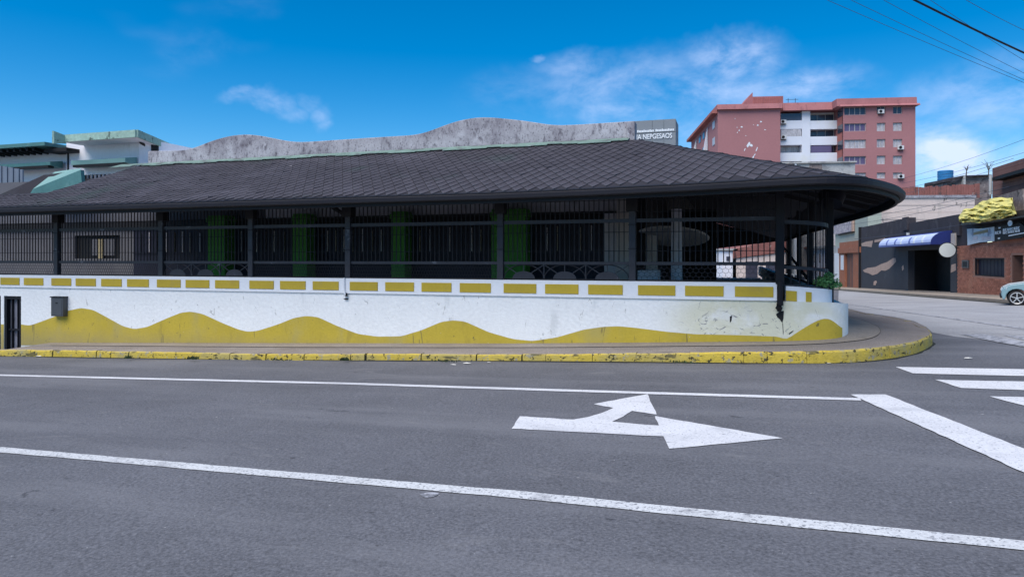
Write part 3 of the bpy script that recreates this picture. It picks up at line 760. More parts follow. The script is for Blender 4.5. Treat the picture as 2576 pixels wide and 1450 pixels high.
# mossy flashing where the roof meets the parapet
mb = MB(); pts = [(-11.6 + .33 * i) for i in range(42)]
for a, b in zip(pts, pts[1:]):
    if b > 1.85: break
    wv = .16 + .12 * abs(math.sin(a * 2.3)) + random.uniform(0, .04)
    if True:
        mb.slab([(a - .004, TR - wv, H(min(a, SR), TR - wv) + .035), (b + .004, TR - wv, H(min(b, SR), TR - wv) + .035), (b, TR + .08, ZR + .05), (a, TR + .08, ZR + .05)], (0, 0, .012))
tag(mb.build('flashing', M['moss'], roof), kind='stuff')
# drip edge, gutter and fascia swept along the eave
def sweep(name, path, prof, material, parent, zf=ez):
    mb = MB(); k = len(prof)
    for i, p in enumerate(path):
        d = (path[min(i + 1, len(path) - 1)] - path[max(i - 1, 0)]).normalized(); out = Vector((d.y, -d.x))
        for a, z in prof:
            q = p + out * a; mb.v.append((q.x, q.y, zf(p) + z))
    for i in range(len(path) - 1):
        for j in range(k):
            a = i * k + j; b = i * k + (j + 1) % k; mb.f.append((a, b, b + k, a + k)); mb.mi.append(0)
    mb.f += [tuple(range(k)), tuple(range(len(mb.v) - 1, len(mb.v) - k - 1, -1))]; mb.mi += [0, 0]
    return mb.build(name, material, parent)
ev = [p for p in eave]
sweep('drip_edge', ev, ((-.03, .012), (.05, -.004), (.05, -.022), (-.03, -.010)), M['iron'], roof)
sweep('gutter', ev, ((.0, -.03), (.075, -.03), (.085, -.04), (.08, -.10), (.05, -.115), (.0, -.115)), M['gutter'], roof)
sweep('fascia', ev, ((-.06, -.02), (-.012, -.02), (-.012, -.17), (-.06, -.17)), M['black'], roof)
# rafters below the front slope and purlin boards on the round end
for i in range(34):
    s = -15.9 + .52 * i
    if s > 1.6: break
    te = -.84; tm = min(TR, tmax(s) - .05)
    MB().beam((s, te, H(s, te) - .10), (s, tm, H(s, tm) - .10), .06, .09).build('rafter', M['soffit'], T)
for i in range(0, 22):
    p = fan[min(len(fan) - 1, 2 + i * 2)]
    if p.y > 9: break
    A0 = Vector((SR + .1, max(TR, p.y))); q = p.lerp(A0, .04); m_ = p.lerp(A0, .95)
    MB().beam((q.x, q.y, ez(p) + (ZR - ez(p)) * .04 - .10), (m_.x, m_.y, ez(p) + (ZR - ez(p)) * .95 - .10), .06, .09).build('rafter', M['soffit'], T)

# parapet with its two swells
ppx = [(372, 380), (470, 378), (480, 376), (510, 362), (560, 345), (600, 338), (640, 338), (700, 350), (740, 358), (800, 355), (900, 348), (1050, 339), (1080, 330), (1130, 310), (1180, 297), (1220, 294), (1270, 298), (1330, 305), (1390, 315), (1440, 314), (1520, 309), (1580, 305)]
mb = MB(); top = []
x = 372
while x <= 1580: top.append((B.s_(x, 2.85), B.z_(x, smooth_tab(ppx, x, 24), 2.85))); x += 6
mb.slab([(top[0][0], 2.85, 3.7)] + [(a, 2.85, b) for a, b in top] + [(top[-1][0], 2.85, 3.7)], (0, .22, 0))
mb.build('parapet', M['parapet'], T, bevel=.012)
a, b = top[-1][0] + .002, B.s_(1597, 2.8)
MB().box(a, b, 2.78, 3.10, 3.85, B.z_(1590, 305, 2.8)).build('parapet_pier', M['parapet'], T, bevel=.012)

# inside of the terrace
def px_box(name, x0, x1, z0, z1, t0, t1, material, parent=T, **k):
    return MB().box(B.s_(x0, t0), B.s_(x1, t0), t0, t1, z0, z1).build(name, material, parent, **k)
MB().box(-17, 5.0, .24, 32, .30, .42).build('terrace_floor', M['floor'], T)
sB = B.s_(1648, 3.0)
MB().box(-7.3, 1.70, 3.0, 3.2, 2.55, 3.72).build('clerestory_wall', M['inner'], T)
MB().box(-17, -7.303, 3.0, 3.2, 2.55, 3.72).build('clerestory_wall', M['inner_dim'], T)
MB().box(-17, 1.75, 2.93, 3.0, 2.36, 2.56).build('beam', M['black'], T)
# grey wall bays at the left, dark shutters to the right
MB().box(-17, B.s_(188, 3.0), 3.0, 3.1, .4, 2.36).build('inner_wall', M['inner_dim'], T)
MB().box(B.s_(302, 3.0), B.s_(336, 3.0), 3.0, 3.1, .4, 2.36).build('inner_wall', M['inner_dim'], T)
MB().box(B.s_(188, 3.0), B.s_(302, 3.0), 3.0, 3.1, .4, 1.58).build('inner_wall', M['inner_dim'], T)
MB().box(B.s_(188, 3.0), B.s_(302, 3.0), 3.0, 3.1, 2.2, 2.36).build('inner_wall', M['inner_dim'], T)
wn = MB().box(B.s_(188, 3.0), B.s_(302, 3.0), 3.07, 3.1, 1.58, 2.2).build('window', M['black'], T)
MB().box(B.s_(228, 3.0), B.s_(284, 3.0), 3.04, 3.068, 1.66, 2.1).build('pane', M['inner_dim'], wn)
MB().box(B.s_(247, 3.0), B.s_(257, 3.0), 3.0, 3.03, 1.56, 2.1).build('mullion', M['gold'], wn)
edges = [336, 525, 742, 985, 1238, 1319, 1520]
for x0, x1 in zip([336, 565, 778, 1030, 1320], [524, 738, 985, 1240, 1521]):
    a, b = B.s_(x0, 3.0), B.s_(x1, 3.0); dr = MB().box(a, b, 3.0, 3.06, .4, 2.36).build('shutter', M['darkblue'], T)
    n = max(3, int((b - a) / .24))
    for i in range(1, n):
        q = a + (b - a) * i / n + random.uniform(-.03, .03)
        MB().box(q - .009, q + .009, 2.975, 2.998, 1.75, 2.25 + random.uniform(-.03, .03)).build('lath', M['streak'] if i % 2 else M['inner'], dr)
    MB().box(a, b, 2.97, 2.996, 1.71, 1.73).build('lath', M['darkblue'], dr)
for x0, x1 in ((522, 566), (736, 772), (984, 1018), (1236, 1322)):
    a, b = B.s_(x0, 2.45), B.s_(x1, 2.45); cc = MB().box(a, b, 2.45, 2.8, .4, 2.62).build('column', M['green'], T, bevel=.01)
    MB().box(a - .025, b + .025, 2.43, 2.82, 2.46, 2.56).build('capital', M['green'], cc)
px_box('inner_wall', 1520, 1549, .4, 2.5, 2.7, 2.95, M['inner'])
px_box('inner_wall', 1551, 1582, .4, 2.9, 2.3, 2.5, M['beige_in'])
px_box('inner_wall', 1590, 1652, .4, 2.1, 3.3, 3.5, M['beige_in'])
px_box('counter', 1604, 1653, .4, 1.36, 1.9, 2.5, M['inner'])
MB().box(B.s_(1560, 8), B.s_(1802, 8), 8, 8.2, -.5, 2.9).build('rear_partition', M['black'], T)  # near-black colour stands for the shade on this deep wall
MB().slab([(SR, 31.9, 2.05), (5.9, 31.9, 2.55), (6.1, 31.9, 2.66), (SR, 31.9, 3.9)], (0, .08, 0)).build('rear_dark_sheet', M['black'], T)  # black sheet closing the roof end, stands in for the shaded soffit
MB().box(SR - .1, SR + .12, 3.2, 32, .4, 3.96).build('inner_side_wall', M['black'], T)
c0 = B.p(1702, 640, 2.6)
MB().cyl((c0[0], 2.6), .115, .42, 2.55, 20, .10).build('round_column', M['inner'], T, smooth=False)
# the lens shaped ceiling canopy over the bar
cx_, _, cz_ = B.p(1692, 596, 3.4); mb = MB(); K = 36
for rr, dzz in ((1.0, 0), (.96, -.03), (.0, -.05)):
    for j in range(K):
        a = 2 * math.pi * j / K; mb.v.append((.74 * rr * math.cos(a), .55 * rr * math.sin(a), dzz))
for q in range(2):
    for j in range(K): mb.f.append((q * K + j, q * K + (j + 1) % K, (q + 1) * K + (j + 1) % K, (q + 1) * K + j)); mb.mi.append(0)
mb.f.append(tuple(range(K))); mb.mi.append(0)
o = mb.build('ceiling_disc', M['beige_in'], T, loc=(cx_, 3.4, cz_ + .02)); o.rotation_euler = (R_(-20), R_(3), 0)
# small curved hood under the round eave
hx, _, hz = B.p(2093, 500, .9); mb = MB()
mb.cyl((0, 0), .17, -.16, .0, 28, .20); o = mb.build('soffit_lamp', M['gutter'], T, loc=(hx, .9, hz + .06)); o.rotation_euler = (R_(-28), R_(12), 0)

# ------------------------------------------------------------------ iron fence on the wall
FN = thing('iron_fence', 'black iron grille with posts, thin bars, mesh and half-round ornaments standing on the terrace wall', 'fence', (0, 11.9, 0), ANG)
posts = [B.s_(x) for x in (138, 402, 628, 873, 1257, 1590, 1962)]
posts = [posts[0] - 5.6, posts[0] - 2.8] + posts
TF = .06
ZB, ZM, ZT_ = 1.235, 1.51, 2.205
def top_z(s): return H(min(s, SR), TF) - .16
for i, s in enumerate(posts):
    last = i == len(posts) - 1
    zb = 1.20 if last else 1.222
    hw = .055 if not last else .062
    mt = M['iron_grey'] if not last else M['iron']
    po = MB().box(s - hw, s + hw, TF - .05 - (.055 if last else 0), TF + .05, zb, 2.36 if not last else 2.62).build('post', mt, FN, bevel=.006)
    if not last: MB().box(s - .10, s + .08, TF - .06, TF + .10, 2.36, 2.90).build('post_head', M['black'], po)
    if not last and i > 1:
        for zc in (1.74, 2.13): MB().box(s - .065, s + .065, TF - .062, TF - .051, zc, zc + .014).build('clamp', M['iron'], po)
MB().tube([(posts[-1], -.045, 1.25), (posts[-1], -.045, .88)], .045, 12).build('down_pipe', M['iron'], FN)
mb = MB(); mb.tube([(posts[-1] - .01, -.05, .90), (posts[-1] - .02, -.055, .84), (posts[-1] - .01, -.05, .79)], [.045, .052, .03], 10); mb.build('pipe_shoe', M['black'], FN)
bar_me = {}
def bar(s, t, z0, z1, r=.0075, nm='bar', dx=0):
    key = (round(z1 - z0, 2), r)
    if key not in bar_me: bar_me[key] = MB().box(-r, r, -r, r, 0, key[0]).mesh('bar', M['iron'])
    return inst(nm, bar_me[key], FN, (s, t, z0))
def arch_unit(s0, s1, mb):
    w_ = s1 - s0; c = (s0 + s1) / 2; h = ZM - .025 - ZB
    pts = [(c - w_ / 2 * math.cos(a), TF, ZB + h * math.sin(a)) for a in [math.pi * j / 14 for j in range(15)]]
    mb.tube(pts, .010, 4)
    mb.beam((c, TF, ZB), (c, TF, ZB + h), .014, .014)
    for sg in (-1, 1): mb.beam((c + sg * .12, TF, ZB + .10), (c + sg * w_ / 2, TF, ZB + h), .014, .014)
def hex_mesh(s0, s1, z0, z1, mb, cell=.05):
    w_ = cell; hgt = .085; r = 0; z = z0
    while z < z1 - .01:
        off = (w_ / 2) if r % 2 else 0; s = s0 + off
        while s < s1:
            zz = min(z1, z + hgt * .5)
            mb.beam((s, TF, z), (s, TF, zz), .005, .005)
            if zz < z1:
                ze = min(z1, z + hgt * .75)
                for sg in (-1, 1):
                    e = s + sg * w_ / 2
                    if s0 <= e <= s1: mb.beam((s, TF, zz), (e, TF, ze), .005, .005)
            s += w_
        z += hgt * .75; r += 1
PITCH = .084
for i, (a, b) in enumerate(zip(posts, posts[1:])):
    a0, b0 = a + .055, b - .055
    for z, h_, mt, nm in ((ZB, .026, M['black'], 'bottom_rail'), (ZM, .050, M['iron_grey'], 'mid_rail'), (ZT_, .060, M['iron_grey'], 'top_rail')):
        MB().box(a0, b0, TF - .02, TF + .02, z - h_ / 2, z + h_ / 2).build(nm, mt, FN)
    for z in (1.71, 2.02, 2.345, 2.545): MB().box(a0, b0, TF + .008, TF + .018, z - .005, z + .005).build('cross_rod', M['iron'], FN)
    n = max(2, round((b0 - a0) / PITCH))
    for j in range(1, n):
        s = a0 + (b0 - a0) * j / n; bar(s, TF, ZM, 2.72 if s < 2.2 else 2.68)
    if i in (3, 6):
        u = (b0 - a0) / 3
        for q in range(3):
            s0 = a0 + u * q; mb = MB(); arch_unit(s0, s0 + u, mb); mb.build('arch_ornament', M['iron_grey'], FN)
            c = s0 + u / 2; rad = .2; pts = [(c - rad * math.cos(x_), TF - .012, ZB + .013 + .125 * math.sin(x_)) for x_ in [math.pi * j / 12 for j in range(13)]]
            MB().slab(pts, (0, .012, 0)).build('half_disc', M['iron_grey'], FN)
        for q in (1, 2): MB().box(a0 + u * q - .008, a0 + u * q + .008, TF - .012, TF + .012, ZB, ZM).build('divider', M['iron_grey'], FN)
    else:
        mb = MB(); hex_mesh(a0, b0, ZB + .013, ZM - .025, mb, (.052 if i < 7 else .09)); o = mb.build('wire_mesh', M['mesh'], FN); o['kind'] = 'stuff'
# bevelled brace at the fifth post and the broken down-pipe
MB().beam((posts[5] - .08, TF, 2.40), (posts[5] - .62, TF + .3, 2.62), .05, .06).build('brace', M['black'], FN)
mb = MB(); mb.tube([(posts[5] - .03, -.045, 1.23), (posts[5] - .03, -.05, 1.0), (posts[5] - .01, -.05, .93), (posts[5] - .015, -.02, .86)], .017, 8)
mb.build('pipe_stub', M['band'], FN)
MB().box(posts[5] - .045, posts[5] + .03, -.04, -.0, .832, .85).build('pipe_shoe', M['black'], FN)
MB().box(posts[5] - .0, posts[5] + .028, -.055, -.03, .89, .95).build('pipe_shoe', M['black'], FN)
# curved corner bay and the side run
ins = lambda off: [Vector((p.x - off * (1 if p.x > 5 else 0), p.y + off)) for p in arc]
far_post = Vector((5.07, .76))
side_posts = [far_post, Vector((5.0, 3.1)), Vector((5.0, 5.6)), Vector((5.0, 8.4)), Vector((5.0, 11.5))]
for i, p in enumerate(side_posts): MB().box(p.x - .05, p.x + .05, p.y - .05, p.y + .05, .80 if i == 0 else 1.0, 2.66).build('post', M['iron'], FN, bevel=.005)
curve = [Vector((p.x - .04, p.y + .05)) for p in arc if p.y < .78]
for z, h_ in ((ZB, .03), (ZM, .05), (ZT_, .06)):
    mb = MB(); n = len(mb.v)
    wall_strip(mb, curve, lambda p: z - h_ / 2 - drop(p), lambda p: z + h_ / 2 - drop(p), .03)
    mb.build('curved_rail', M['iron_grey'], FN)
cd = dense([tuple(p) for p in curve], .02); acc = 0; last = cd[0]
for p in cd:
    acc += (p - last).length; last = p
    if acc > .105: acc = 0; bar(p.x, p.y + .015, ZB - .1, 2.62)
for (a, b), stp in zip(zip(side_posts, side_posts[1:]), (.16, .22, .3, .4)):
    for z, h_ in ((ZB - .12, .03), (ZM - .12, .05), (ZT_ - .1, .06)):
        MB().beam((a.x, a.y, z), (b.x, b.y, z), .03, h_).build('side_rail', M['iron'], FN)
    n = int((b - a).length / stp)
    for j in range(1, n):
        q = a.lerp(b, j / n); bar(q.x, q.y, ZB - .12, 2.6)
MB().beam((4.95, 3.1, 1.2), (4.95, 11.5, 2.05), .04, .05).build('sloping_rail', M['iron'], FN)

# ------------------------------------------------------------------ small things at the wall
tb = thing('meter_box', 'dark grey metal meter box hung on the white wall above the first mustard wave', 'meter box', (*B.world(B.s_(156), 0), B.z_(156, 794)), ANG)
wx = (B.s_(171) - B.s_(141)); hz_ = B.z_(156, 747) - B.z_(156, 794)
MB().box(-wx / 2, wx / 2, -.12, -.002, 0, hz_).build('case', M['tread'], tb, bevel=.008)
MB().box(-wx / 2 - .015, wx / 2 + .012, -.135, -.002, hz_, hz_ + .02).build('lid', M['iron'], tb)
MB().box(-wx / 2 + .03, wx / 2 - .03, -.126, -.121, .03, hz_ - .04).build('cover_plate', M['tread'], tb)
MB().box(-.03, .03, -.13, -.127, hz_ * .68, hz_ * .68 + .025).build('slot', M['black'], tb)

def leaf_cloud(mb, c, r, n, size, flat=1.0):
    for _ in range(n):
        d = Vector((random.gauss(0, 1), random.gauss(0, 1), random.gauss(0, 1))).normalized() * random.uniform(.35, 1)
        p = Vector(c) + Vector((d.x * r[0], d.y * r[1], d.z * r[2])); q = Vector((random.gauss(0, 1), random.gauss(0, 1), random.gauss(0, .6) * flat)).normalized()
        w_ = q.cross(Vector((random.gauss(0, 1), random.gauss(0, 1), random.gauss(0, 1)))).normalized(); s = size * random.uniform(.6, 1.3)
        mb.poly([p, p + q * s * .5 + w_ * s * .3, p + q * s, p + q * s * .5 - w_ * s * .3])
sx, sy = 4.93, .42
sp = B.p(2060, 757, .22)
tr = thing('sapling', 'young green tree with feathery crown and thin stem growing from the corner planter', 'sapling', (*B.world(sp[0], .22), .82), ANG)
top_ = B.p(2078, 712, .22); ox, oz = top_[0] - sp[0], top_[2] - .82
mb = MB(); mb.tube([(0, 0, 0), (ox * .5, 0, oz * .5), (ox * .85, 0, oz * .95), (ox, 0, oz * 1.15)], [.012, .010, .008, .004], 6)
for a in range(7): mb.tube([(ox * .8, 0, oz * .9), (ox + .12 * math.cos(a), .1 * math.sin(a), oz + .03 * math.sin(a * 2))], .004, 4)
mb.build('trunk', M['bark'], tr)
mb = MB(); leaf_cloud(mb, (ox, 0, oz + .03), (.17, .14, .10), 420, .04); leaf_cloud(mb, (ox - .09, 0, oz - .0), (.10, .1, .08), 170, .045); leaf_cloud(mb, (ox + .14, 0, oz - .02), (.10, .08, .07), 150, .04); leaf_cloud(mb, (ox + .05, 0, oz + .12), (.10, .08, .05), 80, .04)
mb.build('crown', M['leaf'], tr)
def weed(x, y, lift, n, spread, h, label, cat='weeds'):
    X, Y = on_ground(x, y, lift); z = g(X, Y) + lift
    mb = MB()
    for _ in range(n):
        a = random.gauss(0, spread); b = random.gauss(0, .035); p = Vector((a * ca, a * sa + b, 0)); hh = h * .62 * random.uniform(.35, 1.1); q = Vector((random.gauss(0, .4) * hh, random.gauss(0, .3) * hh, hh)); w_ = Vector((.006, .003, 0))
        mb.poly([p - w_, p + w_, p + q * .6 + w_ * .8, p + q, p + q * .6 - w_ * .8])
    o = mb.build('weeds', M['grass'], loc=(X, Y, z)); tag(o, label, cat, kind='stuff'); return o
weed(1985, 856, .18, 260, .13, .10, 'green weeds at the foot of the white wall below the corner post')
weed(2040, 852, .19, 130, .08, .07, 'small tuft of weeds at the foot of the last mustard wave')
weed(1110, 908, .02, 60, .12, .05, 'low green weeds in the gutter at the middle of the kerb')
weed(700, 905, .03, 50, .10, .05, 'sparse weeds in a kerb joint left of the broken pipe')
weed(1716, 911, .03, 60, .10, .05, 'moss and weeds in the kerb joint below the right mustard swell')
weed(322, 900, .05, 60, .03, .08, 'dark weed tuft growing from the third kerb joint at the left')
weed(485, 902, .05, 90, .06, .09, 'bushy weed growing over the kerb below the second wave')
weed(868, 905, .04, 90, .05, .08, 'weed tuft in the kerb joint just below the broken down-pipe')
for x, y, r, lab in ((532, 899, .06, 'large white paper scrap at the kerb below the second wave'), (640, 903, .025, 'tiny white scrap in the gutter left of the third wave'), (1140, 918, .035, 'flattened pale wrapper on the road near the middle of the kerb'),
                  (1175, 915, .05, 'crumpled pale litter touching the kerb at the middle'), (100, 897, .05, 'white paper strip at the kerb near the left doorway'), (2085, 914, .02, 'white pebble-like scrap at the kerb bend'), (1230, 912, .025, 'small litter flake beside the crumpled litter'), (2436, 902, .04, 'white scrap lying on the road right of the kerb bend')):
    X, Y = on_ground(x, y); mb = MB(); n = 9
    pts = [(r * random.uniform(.6, 1.1) * 1.6 * math.cos(2 * math.pi * i / n), r * .8 * random.uniform(.6, 1.1) * math.sin(2 * math.pi * i / n), random.uniform(.004, r * .35)) for i in range(n)]
    for i in range(n): mb.poly([pts[i], pts[(i + 1) % n], (0, 0, r * .45)])
    tag(mb.build('litter', M['litter'], loc=(X, Y, g(X, Y) + .004)), lab, 'litter')
# pale repair spot on the road
X, Y = on_ground(1080, 1245); mb = MB(); pts = [(.062 * (1 + .1 * math.sin(3 * a)) * math.cos(a), .05 * math.sin(a)) for a in [2 * math.pi * i / 18 for i in range(18)]]
mb.poly([(X + a, Y + b, g(X + a, Y + b) + .005) for a, b in pts]); mb.build('paint_spot', M['paint_faded'], road)

# ------------------------------------------------------------------ white house behind, left
WH = thing('white_house', 'white house with green stained fascia and hoods behind the left end of the roof', 'house', (0, 11.9, 0), ANG)
t7 = 7.0
MB().box(B.s_(167, t7), B.s_(350, t7), t7, t7 + 3.2, -1, B.z_(340, 346, t7)).build('wall', M['white_house'], WH)
MB().box(B.s_(-400, t7), B.s_(166, t7), t7 + .1, t7 + 4, -1, B.z_(100, 372, t7 + .1)).build('wall', M['white_house'], WH)
MB().box(B.s_(350, t7) + .003, B.s_(420, t7), t7 + .9, t7 + 3, -1, B.z_(385, 385, t7)).build('wall', M['white_house'], WH)
# flat roof slab with fascia
za, zb_ = B.z_(342, 345.5, 6.2), B.z_(342, 327, 6.2)
A_ = (B.s_(158, 6.2), 6.2); B2 = (B.s_(342, 6.2), 6.2); Cc = B.local(-12.5, 26.3)
rfw = MB().slab([(A_[0], A_[1], zb_ - .03), (B2[0], B2[1], zb_ - .03), (Cc[0], Cc[1], zb_ - .03), (A_[0], Cc[1], zb_ - .03)], (0, 0, -.20)).build('roof', M['white_house'], WH)
mb = MB(); mb.beam((A_[0], 6.17, (za + zb_) / 2), (B2[0] + .03, 6.17, (za + zb_) / 2), .06, zb_ - za); mb.build('fascia', M['teal_moss'], rfw)
mb = MB(); mb.beam((B2[0] + .05, 6.2, (za + zb_) / 2 + .01), (Cc[0] + .05, Cc[1], (za + zb_) / 2 + .01), .06, zb_ - za); mb.build('fascia', M['teal_moss'], rfw)
fa, fb = B.p(131, 329, 5.7), B.p(131, 361, 5.7); fc, fd = B.p(162, 361, 6.17), B.p(162, 341, 6.17)
MB().slab([fa, fb, fc, fd], (.05, .03, 0)).build('fascia', M['teal_moss'], rfw)
for x0, x1, ya, yb, mt in ((182, 318, 394, 412, 'teal2'), (-120, 130, 404, 419, 'teal')):
    a, b = B.s_(x0, 6.55), B.s_(x1, 6.55); zt1, zt0 = B.z_(x1, ya, 6.55), B.z_(x1, yb, 6.55)
    hood = MB().slab([(a, 6.5, zt0 + .05), (a, 6.5, zt1 - .04), (a, 6.97, zt1 + .04), (a, 6.97, zt0)], (b - a, 0, 0)).build('window_hood', M[mt], WH)
    MB().box(a + .1, b - .08, 6.48, 6.7, zt0 - .03, zt0 + .045).build('shade_slot', M['black'], hood)
# left slatted roof
zr = B.z_(60, 366, 6.3)
sl = MB().box(B.s_(-400, 6.2), B.s_(112, 6.2), 6.2, 8, zr - .06, zr + .06).build('slatted_roof', M['teal'], WH)
for i in range(16):
    s = B.s_(-150, 6.3) + i * .30
    if s > B.s_(150, 6.3): break
    MB().beam((s, 6.32, zr - .12), (s - .15, 6.98, zr - .16), .07, .12).build('slat', M['black'] if i % 1 == 0 else M['teal'], sl)
MB().box(B.s_(110, 6.5), B.s_(167, 6.5), 6.5, 7.2, B.z_(140, 381, 6.5), B.z_(140, 372, 6.5)).build('roof_edge', M['black'], WH)
MB().beam((B.s_(350, 6.9), 6.9, B.z_(350, 352, 6.9)), (B.s_(375, 7.6), 7.6, B.z_(375, 380, 7.6)), .08, .08).build('bracket', M['black'], WH)
MB().box(B.s_(352, 7.5), B.s_(382, 7.5), 7.5, 7.8, B.z_(370, 380, 7.5), B.z_(370, 362, 7.5)).build('roof_recess', M['black'], WH)
MB().box(B.s_(168.5, 6.95), B.s_(170.5, 6.95), 6.95, 7, 0, B.z_(169, 372, 6.95)).build('drain_pipe', M['iron_grey'], WH)

# corrugated sheets, lattice, dormer at the far left of the roof
cs = thing('sheet_wall', 'blue grey corrugated metal wall at the far left above the roof', 'wall', (0, 11.9, 0), ANG)
for i in range(26):
    x0 = B.s_(-130, 3.3) + i * .115; x1 = x0 + .10
    xp = B.pix(x0, 3.3)[0]
    if xp > 108: break
    ztp = B.z_(xp, 417 + max(0, xp) * .185, 3.3)
    MB().box(x0, x1, 3.3 + (i % 2) * .025, 3.34 + (i % 2) * .025, 1.5, ztp).build('sheet', M['grey_tin'], cs)
mb = MB().slab([B.p(-40, 508, 2.9), B.p(0, 489, 2.9), B.p(110, 440, 2.9), B.p(162, 433, 2.9), B.p(190, 440, 2.9), B.p(78, 487, 2.9), B.p(60, 508, 2.9)], (0, .05, 0)); mb.build('roof_slope', M['roof'], T)
dm = MB().slab([B.p(76, 486, 2.35), B.p(83, 475, 2.35), B.p(203, 427, 2.35), B.p(206, 463, 2.35), B.p(136, 488, 2.35)], (0, .10, 0)).build('roof_dormer', M['teal'], T)
MB().slab([B.p(83, 475, 2.45), B.p(203, 427, 2.45), B.p(202, 423, 3.1), B.p(138, 432, 3.1)], (0, 0, -.04)).build('dormer_top', M['teal2'], dm)
lt = MB(); a, b = B.s_(206, 3.0), B.s_(296, 3.0); zz0, zz1 = B.z_(250, 470, 3.0), B.z_(206, 428, 3.0)
MB().box(a, b, 3.08, 3.12, zz0, zz1 - .12).build('screen_back', M['black'], T)
for i in range(9): MB().box(a + (b - a) * i / 9, a + (b - a) * i / 9 + .05, 3.02, 3.06, zz0, zz1 - .14).build('lattice_slat', M['grey_tin'], T)

# ------------------------------------------------------------------ grey sign tower
SG = Frame((0, 50), ANG)
sg = thing('sign_tower', 'tall grey clad sign wall with white lettering standing behind the roof ridge', 'sign', (0, 50, 0), ANG)
s0, s1 = SG.s_(1500), SG.s_(1700); zt_ = SG.z_(1700, 298.6)
npan = 4
xs = [SG.s_(v) for v in (1500, 1540, 1590, 1640.8, 1670, 1700)]
for a, b in zip(xs, xs[1:]):
    for z0, z1 in ((-2, 8.2), (8.23, 10.0), (10.03, zt_)): MB().box(a + .01, b - .01, 0, .12, z0, z1).build('cladding_panel', M['cladding'], sg)
MB().box(s0, s1, .1, 2.2, -2, zt_ - .03).build('core', M['cladding'], sg)
def text(body, size, loc, material, parent, rot=(R_(90), 0, 0), ext=.02, sx=1.0, name='lettering', bold=0.0):
    cu = bpy.data.curves.new(name, 'FONT'); cu.body = body; cu.size = size; cu.extrude = ext; cu.offset = bold
    o = bpy.data.objects.new(name, cu); C.objects.link(o); o.location = loc; o.rotation_euler = rot; o.scale = (sx, 1, 1); o.parent = parent
    cu.materials.append(material); return o
p1 = SG.p(1601, 351, -.03)
W_ = SG.s_(1690) - SG.s_(1601)
tx = text('IA NEPGESAOS', .47, p1, M['letter'], sg, sx=.8, bold=.008)
bpy.context.view_layer.update(); wsc = W_ / max(.1, tx.dimensions.x) * .8
tme = bpy.data.meshes.new_from_object(tx); bpy.data.objects.remove(tx)
tx = bpy.data.objects.new('lettering', tme); C.objects.link(tx); tx.parent = sg; tx.location = p1; tx.rotation_euler = (R_(90), 0, 0); tx.scale = (wsc, 1, 1)
p2 = SG.p(1603, 333.5, -.03); mb = MB()
q = p2[0]
for wd in (11, 12):
    for j in range(wd): mb.box(q, q + .085, -.03, -.005, p2[2], p2[2] + .13 + (.03 if j % 4 == 0 else 0)); q += .103
    q += .09
mb.build('small_lettering', M['letter'], sg)

# ------------------------------------------------------------------ apartment block
PF = Frame((35.2, 119), R_(-6))
ap = thing('apartment_block', 'seven storey dusty pink apartment block with white balconies on the hill behind', 'apartment block', (35.2, 119, 0), R_(-6))
def win(x0, x1, y0, y1, t, gm, frame=True, cols=2, parent=ap):
    a, b = PF.s_(x0, t), PF.s_(x1, t); za, zb = PF.z_((x0 + x1) / 2, y1, t), PF.z_((x0 + x1) / 2, y0, t)
    o = MB().box(a + .06, b - .06, t - .01, t + .04, za + .06, zb - .06).build('window', gm, parent)
    if frame:
        mb = MB(); mb.box(a, b, t - .07, t - .012, za, za + .07); mb.box(a, b, t - .07, t - .012, zb - .07, zb)
        for i in range(cols + 1):
            s = a + (b - a - .07) * i / cols; mb.box(s, s + .07, t - .065, t - .014, za + .07, zb - .07)
        mb.build('frame', M['frame'], o)
        MB().box(a - .1, b + .1, t - .16, t - .0, za - .12, za - .002).build('sill', M['pink'] if gm is not M['glass_dark'] else M['frame'], o)
    return o
def holes_wall(s0, s1, z0, z1, holes, t0, t1, name, material, parent):
    xs = sorted({s0, s1} | {v for h in holes for v in h[:2]}); zs = sorted({z0, z1} | {v for h in holes for v in h[2:]})
    mb = MB()
    for a, b in zip(xs, xs[1:]):
        run = None
        for c, d in zip(zs, zs[1:]):
            solid = not any(h[0] <= (a + b) / 2 <= h[1] and h[2] <= (c + d) / 2 <= h[3] for h in holes)
            if solid and run is None: run = c
            if not solid and run is not None: mb.box(a, b, t0, t1, run, c); run = None
        if run is not None: mb.box(a, b, t0, t1, run, d)
    return mb.build(name, material, parent)
def disp(zx, zy): return 1945.4 + zx / 6.857, 254.9 + zy / 6.857   # 6.857 = zoom 4.6 x 1.4907
ztop = PF.z_(1806, 277); zc = ztop
sA, sBk, sCk, sD = PF.s_(1806), PF.s_(1963), PF.s_(2120), PF.s_(2303)
MB().box(sA, sBk, 0, 30, -20, zc).build('wall', M['pink'], ap)
